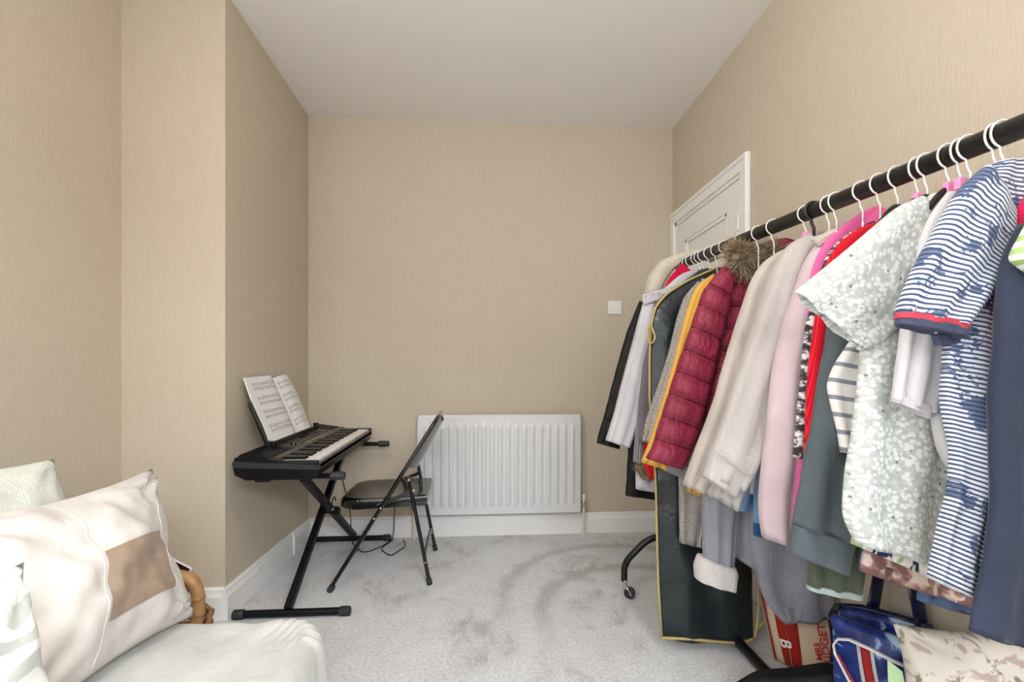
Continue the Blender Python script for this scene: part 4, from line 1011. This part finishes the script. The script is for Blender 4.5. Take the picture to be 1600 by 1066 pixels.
# 23 slate sweatshirt
g = G('sweatshirt', .995, 'slate grey sweatshirt with a broad ribbed hem below the red jumper', 'sweatshirt')
g.part('body', [(1360, 380), (1318, 440), (1298, 490), (1284, 560), (1270, 640), (1258, 710), (1246, 780), (1240, 822)], [(1420, 390), (1416, 450), (1408, 510), (1396, 570), (1380, 640), (1362, 710), (1344, 790), (1335, 850)], K['slate'], .026, fold=.010, ffreq=1.7, seed=2)
g.part('ribbed_hem', [(1240, 820), (1236, 842), (1233, 862)], [(1336, 848), (1331, 872), (1325, 899)], K['slate'], .028, fold=.006, ffreq=1.7, seed=2, top=.95, nr=14)
# 24 striped tee
g = G('t_shirt', .95, 'white t shirt with wide grey stripes behind the grey floral blouse', 't-shirt')
g.part('body', [(1400, 440), (1352, 505), (1324, 540), (1304, 572), (1293, 600), (1299, 630), (1307, 668), (1312, 706)], [(1440, 450), (1432, 510), (1424, 545), (1416, 580), (1408, 605), (1400, 635), (1392, 670), (1384, 712)], K['bretton'], .014)
# 25 mauve print, 26 blue hem, 27 leaf print
g = G('skirt', .985, 'mauve and cream patterned skirt with its hem over the bags', 'skirt')
g.part('body', [(1400, 640), (1375, 760), (1352, 850), (1344, 892)], [(1560, 640), (1556, 760), (1545, 860), (1530, 952)], K['mauve'], .02, nc=40, fold=.006)
g = G('top', 1.00, 'blue top under the leaf print blouse, only its hem showing', 'top')
g.part('body', [(1400, 640), (1370, 760), (1350, 840), (1342, 890)], [(1440, 640), (1436, 760), (1425, 840), (1400, 896)], K['denim'], .012)
g = G('skirt', 1.02, 'dark blue denim skirt, lowest hem beneath the mauve skirt', 'skirt')
g.part('body', [(1460, 700), (1446, 820), (1438, 900), (1434, 938)], [(1560, 700), (1550, 820), (1540, 900), (1524, 962)], K['denim'], .016)
g = G('blouse', .925, 'white blouse with navy and green leaf print under the floral one', 'blouse')
g.part('body', [(1420, 560), (1376, 680), (1344, 790), (1331, 850)], [(1520, 560), (1510, 680), (1500, 800), (1480, 914)], K['leafy'], .016)
# 28 grey ditsy blouse
g = G('blouse', .88, 'pale grey blouse with tiny white flowers and wide short sleeve', 'blouse')
g.part('body', [(1455, 303), (1410, 340), (1372, 400), (1354, 470), (1346, 540), (1340, 610), (1328, 680), (1318, 745), (1317, 810), (1336, 848)], [(1485, 302), (1504, 350), (1506, 410), (1504, 470), (1500, 540), (1496, 610), (1490, 680), (1482, 760), (1474, 830), (1466, 884)], K['ditsy'], .026, nr=60, nc=44, fold=.007, ffreq=2.3, seed=6)
g.part('sleeve', [(1440, 306), (1400, 324), (1362, 356), (1318, 394), (1276, 428), (1241, 456)], [(1470, 400), (1446, 440), (1422, 485), (1404, 512), (1378, 534), (1344, 548)], K['ditsy'], .03, dy=-.022, fold=.005, seed=3, nr=40, tail=.35)
# 29 white shirt
g = G('shirt', .825, 'plain white short sleeved shirt behind the navy striped polo', 'shirt')
g.part('body', [(1480, 300), (1452, 336), (1434, 380), (1428, 440), (1440, 520), (1450, 600), (1456, 660), (1466, 704), (1484, 734)], [(1540, 300), (1546, 360), (1546, 420), (1544, 480), (1540, 540), (1536, 600), (1530, 650), (1524, 700), (1512, 742)], K['shirt'], .014)
g.part('sleeve', [(1450, 380), (1428, 430), (1414, 500), (1404, 565), (1394, 626)], [(1490, 400), (1488, 470), (1484, 530), (1478, 590), (1462, 648)], K['shirt'], .022, dy=-.010, fold=.006, tail=.5)
g.part('sleeve_hem', [(1396, 616), (1394, 628)], [(1468, 640), (1452, 654)], K['shirt'], .0125, dy=-.010, fold=.002, top=1, nr=8)
# 30 navy striped polo
g = G('polo_shirt', .757, 'navy and white striped polo shirt with dark floral print and coral cuff', 'polo shirt')
g.part('body', [(1560, 252), (1512, 282), (1482, 340), (1470, 420), (1480, 500), (1478, 560), (1472, 610), (1480, 660), (1492, 710), (1488, 770), (1474, 840), (1462, 908)], [(1600, 250), (1618, 310), (1620, 370), (1616, 430), (1610, 500), (1600, 570), (1590, 630), (1580, 690), (1570, 750), (1556, 820), (1544, 880), (1528, 940)], K['polo'], .026, nr=70, nc=44, fold=.008, ffreq=2.2, seed=1)
sv = g.part('sleeve', [(1540, 258), (1500, 296), (1470, 346), (1442, 400), (1418, 448), (1403, 490)], [(1580, 340), (1570, 390), (1556, 430), (1540, 466), (1524, 490), (1510, 512)], K['polo'], .030, dy=-.026, fold=.006, seed=4, tail=.7)
g.part('sleeve_back', [(1440, 470), (1450, 500), (1458, 530)], [(1510, 480), (1508, 505), (1500, 530)], K['polo'], .006, dy=-.005, fold=.003)
for nm, a0, a1, m_, dd, lb in (('cuff_stripe', 488, 497, 'coral', -.026, 'coral cuff stripe'), ('cuff', 496, 507, 'navyband', -.026, 'slate blue ribbed cuff')):
    g.part(nm, [(1403, a0), (1401, a1)], [(1512, a0+20), (1507, a1+22)], K[m_], .0225, dy=dd, fold=.003, top=1, nr=8, label=lb, open_end=(nm == 'cuff'))
g.part('inner_cuff', [(1456, 524), (1462, 541)], [(1504, 518), (1498, 536)], K['navyband'], .008, dy=-.006, fold=.002, nr=8, top=1)
# 31 rose trimmed top, 32 navy dress, 33 green striped top
g = G('top', .728, 'deep rose pink top showing beside the navy dress armhole', 'top')
g.part('body', [(1608, 296), (1586, 332), (1570, 365), (1561, 410), (1556, 440), (1553, 560)], [(1640, 300), (1650, 340), (1652, 370), (1652, 410), (1652, 440), (1640, 560)], K['rose'], .010)
g = G('dress', .69, 'plain navy dress, nearest garment at the right edge of the photo', 'dress')
g.part('body', [(1592, 350), (1572, 392), (1561, 430), (1556, 490), (1552, 560), (1549, 640), (1546, 720), (1543, 800), (1539, 870), (1530, 930), (1513, 985)], [(1620, 410), (1640, 425), (1690, 440), (1710, 490), (1716, 560), (1720, 640), (1722, 720), (1724, 800), (1726, 880), (1728, 960), (1730, 1050)], K['navy'], .022, nr=60, nc=40, fold=.008, seed=7)
g = G('vest', .655, 'green and white striped vest at the right edge above the navy dress', 'vest')
g.part('body', [(1640, 300), (1604, 350), (1586, 385), (1578, 405), (1640, 440), (1650, 520)], [(1680, 300), (1690, 340), (1690, 380), (1692, 410), (1694, 450), (1694, 520)], K['greenstripe'], .014)

# ------------------------------------------------------------------ hangers (every hook a thing of its own)
M_arm = plain('dark_hanger_plastic', (34, 28, 28), .4)
def hanger(px, y, label, col=M_whitewire, clip=False, arms=M_arm, r=.0019, drop=.092, low=True, hw=None):
    p0 = rail_pt(y); t_ = thing('hanger', label, 'hanger', p0-Vector((0, 0, drop)), (0, 0, R(random.uniform(-7, 7))), 'hangers on the black rail')
    b = NB(); pts = []
    for k in range(13):
        a = R(35+k*(215/12)); pts.append((.0245*math.cos(a), 0, drop+.0245*math.sin(a)))
    pts += [(-.006, 0, drop-.036), (0, 0, drop-.048), (0, 0, drop-.075)]
    tube(b, [Vector(p) for p in pts], r, 8); obj('hook', b, col, t_, True)
    hw_ = hw or (.045 if low else .075); dz = -.055 if low else (.012 if y < 1 else -.006)
    b = NB(); ap = [(-hw_, 0, dz-.085), (-hw_*.75, 0, dz-.048), (-hw_*.3, 0, dz-.006), (0, 0, dz+.010), (hw_*.3, 0, dz-.006), (hw_*.75, 0, dz-.048), (hw_, 0, dz-.085)]
    tube(b, [Vector((0, 0, drop-.073)), Vector((0, 0, dz+.008))], r, 8)
    tube(b, fillet(ap, .03, 3), .005, 8, flat=1.4); obj('arms', b, arms, t_, True)
    if clip:
        b = NB(); box(b, (-.010, -.006, drop-.075), (.010, .006, drop-.052), .002); obj('size_clip', b, M_pink, t_, label='pink size clip')
HK = [(1.955, 'the black padded coat', 0), (1.922, 'the crimson top', 0), (1.875, 'the white quilted jacket', 0), (1.845, 'the red jumper', 0), (1.815, 'the mauve grey cardigan', 0), (1.765, 'the black garment bag', 0), (1.71, 'the tweed coat', 0), (1.655, 'the mustard coat', 0),
      (1.548, 'the burgundy padded jacket', 0), (1.452, 'the grey dressing gown', 0), (1.374, 'the beige fleece jacket', 0), (1.234, 'the cream denim jacket', 1), (1.151, 'the hot pink top', 0), (1.126, 'the animal print blouse', 0),
      (1.046, 'the red ribbed jumper', 0), (.998, 'the slate sweatshirt', 0), (.954, 'the wide striped t-shirt', 0), (.908, 'the leaf print blouse', 1), (.888, 'the pale floral blouse', 0), (.844, 'the mauve skirt', 1), (.823, 'the white short sleeved shirt', 1), (.8055, 'the blue denim skirt', 0),
      (.763, 'the striped polo shirt', 0), (.750, 'the rose pink top', 0)]
for y, what, cl in HK:
    vis = y in (.954, .908, .888, .844)
    hanger(0, y, 'white hook hanger on the black rail carrying ' + what, clip=bool(cl), drop=.092 if y > 1 else .085, low=not vis, arms=M_arm if vis else M_whitewire)
hanger(0, 1.205, 'black plastic hook hanger holding the pale pink fleece, the only dark hook on the rail', col=M_arm, r=.0042, low=False, hw=.05)

# ------------------------------------------------------------------ bags and things under the rack
M_jute = patterned('natural_jute', lambda t, uv: t.ramp(t.noise(uv, 320, 2), [(.35, lin((206, 180, 148))), (.65, lin((232, 212, 184)))]), fold=.15)
M_redprint = fabric('red_printed_jute', (212, 62, 54), fold=.15); M_redink = plain('red_ink', (204, 48, 48), .7)
M_navytape = plain('navy_gloss_tape', (18, 24, 58), .3); M_pvcblue = patterned('blue_gloss_pvc', pvcblue, rough=.18); M_pvcnavy = plain('navy_gloss_pvc', (46, 54, 104), .25, bump=.3, scale=12, bdist=.01); M_whiteprint = plain('white_print', (236, 234, 232), .4)
def P(px, py, y): return on_y(px, py, y)
def slab(bm, quad, th, n=10, bulge=.0, seed=0):
    # quad: four world points (tl, tr, br, bl) of a soft panel facing -Y
    a, b_, c, d = map(Vector, quad); nv = (b_-a).cross(d-a).normalized()
    if nv.y > 0: nv = -nv
    uvl = bm.loops.layers.uv.verify(); W = (b_-a).length; Hh = (d-a).length
    fr = []; bk_ = []
    for i in range(n+1):
        r1 = []; r2 = []
        for j in range(n+1):
            u, v = i/n, j/n; p = a*(1-u)*(1-v)+b_*u*(1-v)+c*u*v+d*(1-u)*v
            e = bulge*(1-(2*u-1)**2)*(1-(2*v-1)**2)+.006*noise.noise(p*12+Vector((seed, 0, 0)))
            r1.append((bm.verts.new(p+nv*e), (u*W, v*Hh))); r2.append((bm.verts.new(p+nv*(e*.2-th)), (u*W, v*Hh)))
        fr.append(r1); bk_.append(r2)
    def f(vs):
        fc = bm.faces.new([x[0] for x in vs])
        for l_, x in zip(fc.loops, vs): l_[uvl].uv = x[1]
    for i in range(n):
        for j in range(n):
            f((fr[i][j], fr[i+1][j], fr[i+1][j+1], fr[i][j+1])); f((bk_[i][j], bk_[i][j+1], bk_[i+1][j+1], bk_[i+1][j]))
    for k in range(n):
        f((fr[k][0], bk_[k][0], bk_[k+1][0], fr[k+1][0])); f((fr[k][n], fr[k+1][n], bk_[k+1][n], bk_[k][n]))
        f((fr[0][k], fr[0][k+1], bk_[0][k+1], bk_[0][k])); f((fr[n][k], bk_[n][k], bk_[n][k+1], fr[n][k+1]))
    return nv
# jute shopping bag lying on its side
jb = thing('shopping_bag', 'jute shopping bag with red stripes and red lettering under the dressing gown', 'bag', (1.12, 1.5, 0))
jo = Vector((1.12, 1.5, 0))
q = [P(1214, 900, 1.575), P(1304, 930, 1.535), P(1308, 1050, 1.42), P(1238, 1043, 1.47)]
b = NB(); slab(b, [x-jo for x in q], .06, 14, .012); obj('front_panel', b, M_jute, jb, True)
q2 = [P(1184, 900, 1.63), P(1214, 900, 1.575), P(1238, 1043, 1.47), P(1212, 1030, 1.54)]
b = NB(); slab(b, [x-jo+Vector((-.004, .006, 0)) for x in q2], .02, 10, .004, 2); obj('side_gusset', b, M_jute, jb, True)
def on_q(q, u, v, off=.004):
    a, b_, c, d = q; nv = (b_-a).cross(d-a).normalized(); nv = -nv if nv.y > 0 else nv
    e = .012*(1-(2*u-1)**2)*(1-(2*v-1)**2)
    return a*(1-u)*(1-v)+b_*u*(1-v)+c*u*v+d*(1-u)*v + nv*(off+e) - jo
def strip(q, u0, u1, v0, v1, off=.006, n=10):
    bm = NB(); g0 = [[bm.verts.new(on_q(q, u0+(u1-u0)*i/4, v0+(v1-v0)*j/n, off)) for j in range(n+1)] for i in range(5)]
    for i in range(4):
        for j in range(n): bm.faces.new((g0[i][j], g0[i+1][j], g0[i+1][j+1], g0[i][j+1]))
    bmesh.ops.solidify(bm, geom=list(bm.faces), thickness=.002); return bm
obj('red_stripe', strip(q, -.01, .20, 0, 1, .007), M_redprint, jb, True); obj('red_stripe', strip(q2, .62, 1.02, 0, 1, .005), M_redprint, jb, True); obj('red_stripe', strip(q2, 0, .16, 0, 1, .007), M_redprint, jb, True)
def lettering(name, body, size, pos, xdir, up, mat, parent, shear=0.0):
    c = bpy.data.curves.new(name, 'FONT'); c.body = body; c.size = size; c.extrude = .0006; c.shear = shear; c.offset = .0006
    o = bpy.data.objects.new(name, c); C.objects.link(o); c.materials.append(mat); bpy.context.view_layer.update(); x = Vector(xdir).normalized(); z = x.cross(Vector(up)).normalized(); y = z.cross(x)
    M = Matrix(((x.x, y.x, z.x, pos[0]), (x.y, y.y, z.y, pos[1]), (x.z, y.z, z.z, pos[2]), (0, 0, 0, 1))); me = bpy.data.meshes.new_from_object(o.evaluated_get(bpy.context.evaluated_depsgraph_get())); bpy.data.objects.remove(o); o = bpy.data.objects.new(name, me); C.objects.link(o); o.parent = parent; o.matrix_local = M; return o
ud = (q[3]-q[0]).normalized(); rd = (q[1]-q[0]).normalized()
lettering('lettering', 'MRS', .028, on_q(q, .64, .88, .012), -ud, -rd, M_redink, jb)
lettering('lettering', 'BRIDGET C', .036, on_q(q, .88, 1.02, .012), -ud, -rd, M_redink, jb)
lettering('lettering', 'B', .05, on_q(q2, .66, .70, .006), (q2[3]-q2[0]).normalized(), (q2[1]-q2[0]).normalized(), M_whiteprint, jb, .2)
b = NB(); tube(b, fillet([x-jo for x in (P(1294, 962, 1.47), P(1297, 975, 1.46), P(1301, 1000, 1.43), P(1299, 1035, 1.40))], .03), .008, 8, flat=.4); obj('strap', b, M_navytape, jb, True)
# blue glossy tote
tb = thing('tote_bag', 'glossy blue tote bag with white and red flag stripes', 'bag', (1.09, 1.15, 0)); to = Vector((1.09, 1.15, 0))
q = [P(1300, 962, 1.20), P(1440, 1010, 1.06), P(1452, 1130, 1.04), P(1304, 1110, 1.18)]
b = NB(); slab(b, [x-to for x in q], .02, 14, .03); obj('front_panel', b, M_pvcblue, tb, True)
q3 = [P(1312, 946, 1.29), P(1458, 982, 1.13), P(1466, 1120, 1.12), P(1320, 1100, 1.28)]
b = NB(); slab(b, [x-to for x in q3], .015, 12, .008, 4); obj('back_panel', b, M_pvcblue, tb, True)
b = NB(); tube(b, [x-to for x in (P(1310, 946, 1.285), P(1345, 948, 1.25), P(1400, 962, 1.19), P(1456, 980, 1.125))], .012, 10, flat=.5); tube(b, [x-to for x in (P(1310, 946, 1.285), P(1303, 955, 1.24), P(1300, 966, 1.20))], .010, 10, flat=.5); obj('rim_binding', b, M_navytape, tb, True)
def toq(u, v, off): 
    a, b_, c, d = q; nv = (b_-a).cross(d-a).normalized(); nv = -nv if nv.y > 0 else nv
    e = .03*(1-(2*u-1)**2)*(1-(2*v-1)**2)
    return a*(1-u)*(1-v)+b_*u*(1-v)+c*u*v+d*(1-u)*v + nv*(off+e) - to
def arc_pts(f, n=24): return [toq(*f(k/n), .009) for k in range(n+1)]
oval = lambda t: (.02+.98*(1-(1-t)**1.6)*1.0, 1.0-.62*math.sin(min(1, t*1.25)*math.pi/2)+.20*max(0, t-.5)) 
b = NB(); tube(b, [toq(u, v, .009) for u, v in ((.42, .86), (.20, .60), (.04, .38), (.02, .29), (.08, .21), (.22, .17), (.45, .19), (.70, .25), (.98, .35))], .0075, 8, flat=.4); obj('oval_outline', b, M_whiteprint, tb, True)
b = NB(); tube(b, [toq(u, v, .010) for u, v in ((.44, .82), (.24, .58), (.08, .37))], .004, 8, flat=.4); obj('red_line', b, M_redink, tb, True)
def bar(u0, u1, mat, nm):
    bm = NB(); n = 10; g0 = [[bm.verts.new(toq(u0+(u1-u0)*i/3+.10*j/n, .20+.70*j/n, .008)) for j in range(n+1)] for i in range(4)]
    for i in range(3):
        for j in range(n): bm.faces.new((g0[i][j], g0[i+1][j], g0[i+1][j+1], g0[i][j+1]))
    bmesh.ops.solidify(bm, geom=list(bm.faces), thickness=.002); obj(nm, bm, mat, tb, True)
bar(.30, .345, M_whiteprint, 'white_stripe'); bar(.35, .445, M_redink, 'red_stripe'); bar(.45, .495, M_whiteprint, 'white_stripe')
for pts in ([(1362, 955, 1.235), (1366, 940, 1.235), (1371, 912, 1.25), (1374, 890, 1.26), (1378, 870, 1.26)], [(1440, 978, 1.14), (1437, 960, 1.14), (1432, 935, 1.145), (1428, 900, 1.15)]):
    b = NB(); tube(b, [P(*x)-to for x in pts], .020, 10, flat=.2, up=(0, 1, 0)); obj('handle', b, M_navytape, tb, True)
# floral cushion, green slip of card, black cloth
A_, B_, C_, D_ = P(1408, 1150, .98), P(1690, 1190, .86), P(1394, 972, 1.04), P(1640, 985, .92)
M_floral = patterned('faded_floral_cotton', floral, fold=.3)
b, _ = cushion('f', A_, B_, C_, D_, .075, M_floral, .012, 11, pinch=.2)
fc_ = obj('cushion', b, M_floral, None, True); tag(fc_, 'cream floral cushion on the floor under the navy dress', 'cushion')
b = NB(); slab(b, [P(1386, 1032, 1.03), P(1408, 1050, 1.0), P(1416, 1090, 1.0), P(1388, 1090, 1.03)], .004, 4)
tag(obj('card', b, plain('pale_green_card', (190, 224, 172), .6)), 'pale green card tucked between the blue tote and floral cushion', 'card')
bc = [P(1150, 1066, 1.36), P(1180, 1048, 1.34), P(1215, 1045, 1.33), P(1255, 1040, 1.31), P(1290, 1034, 1.29), P(1325, 1045, 1.27), P(1350, 1075, 1.25)]
bd = [P(1150, 1105, 1.30), P(1180, 1110, 1.28), P(1215, 1112, 1.26), P(1255, 1116, 1.24), P(1290, 1118, 1.22), P(1325, 1120, 1.20), P(1350, 1122, 1.18)]
b = loft(bc, bd, (0, -.7, .7), .03, nr=40, nc=24, fold=.012, ffreq=2, seed=5, open_end=False, top=.7)
tag(obj('bag', b, K['black'], None, True), 'crumpled black cloth bag on the carpet in front of the jute bag', 'bag')
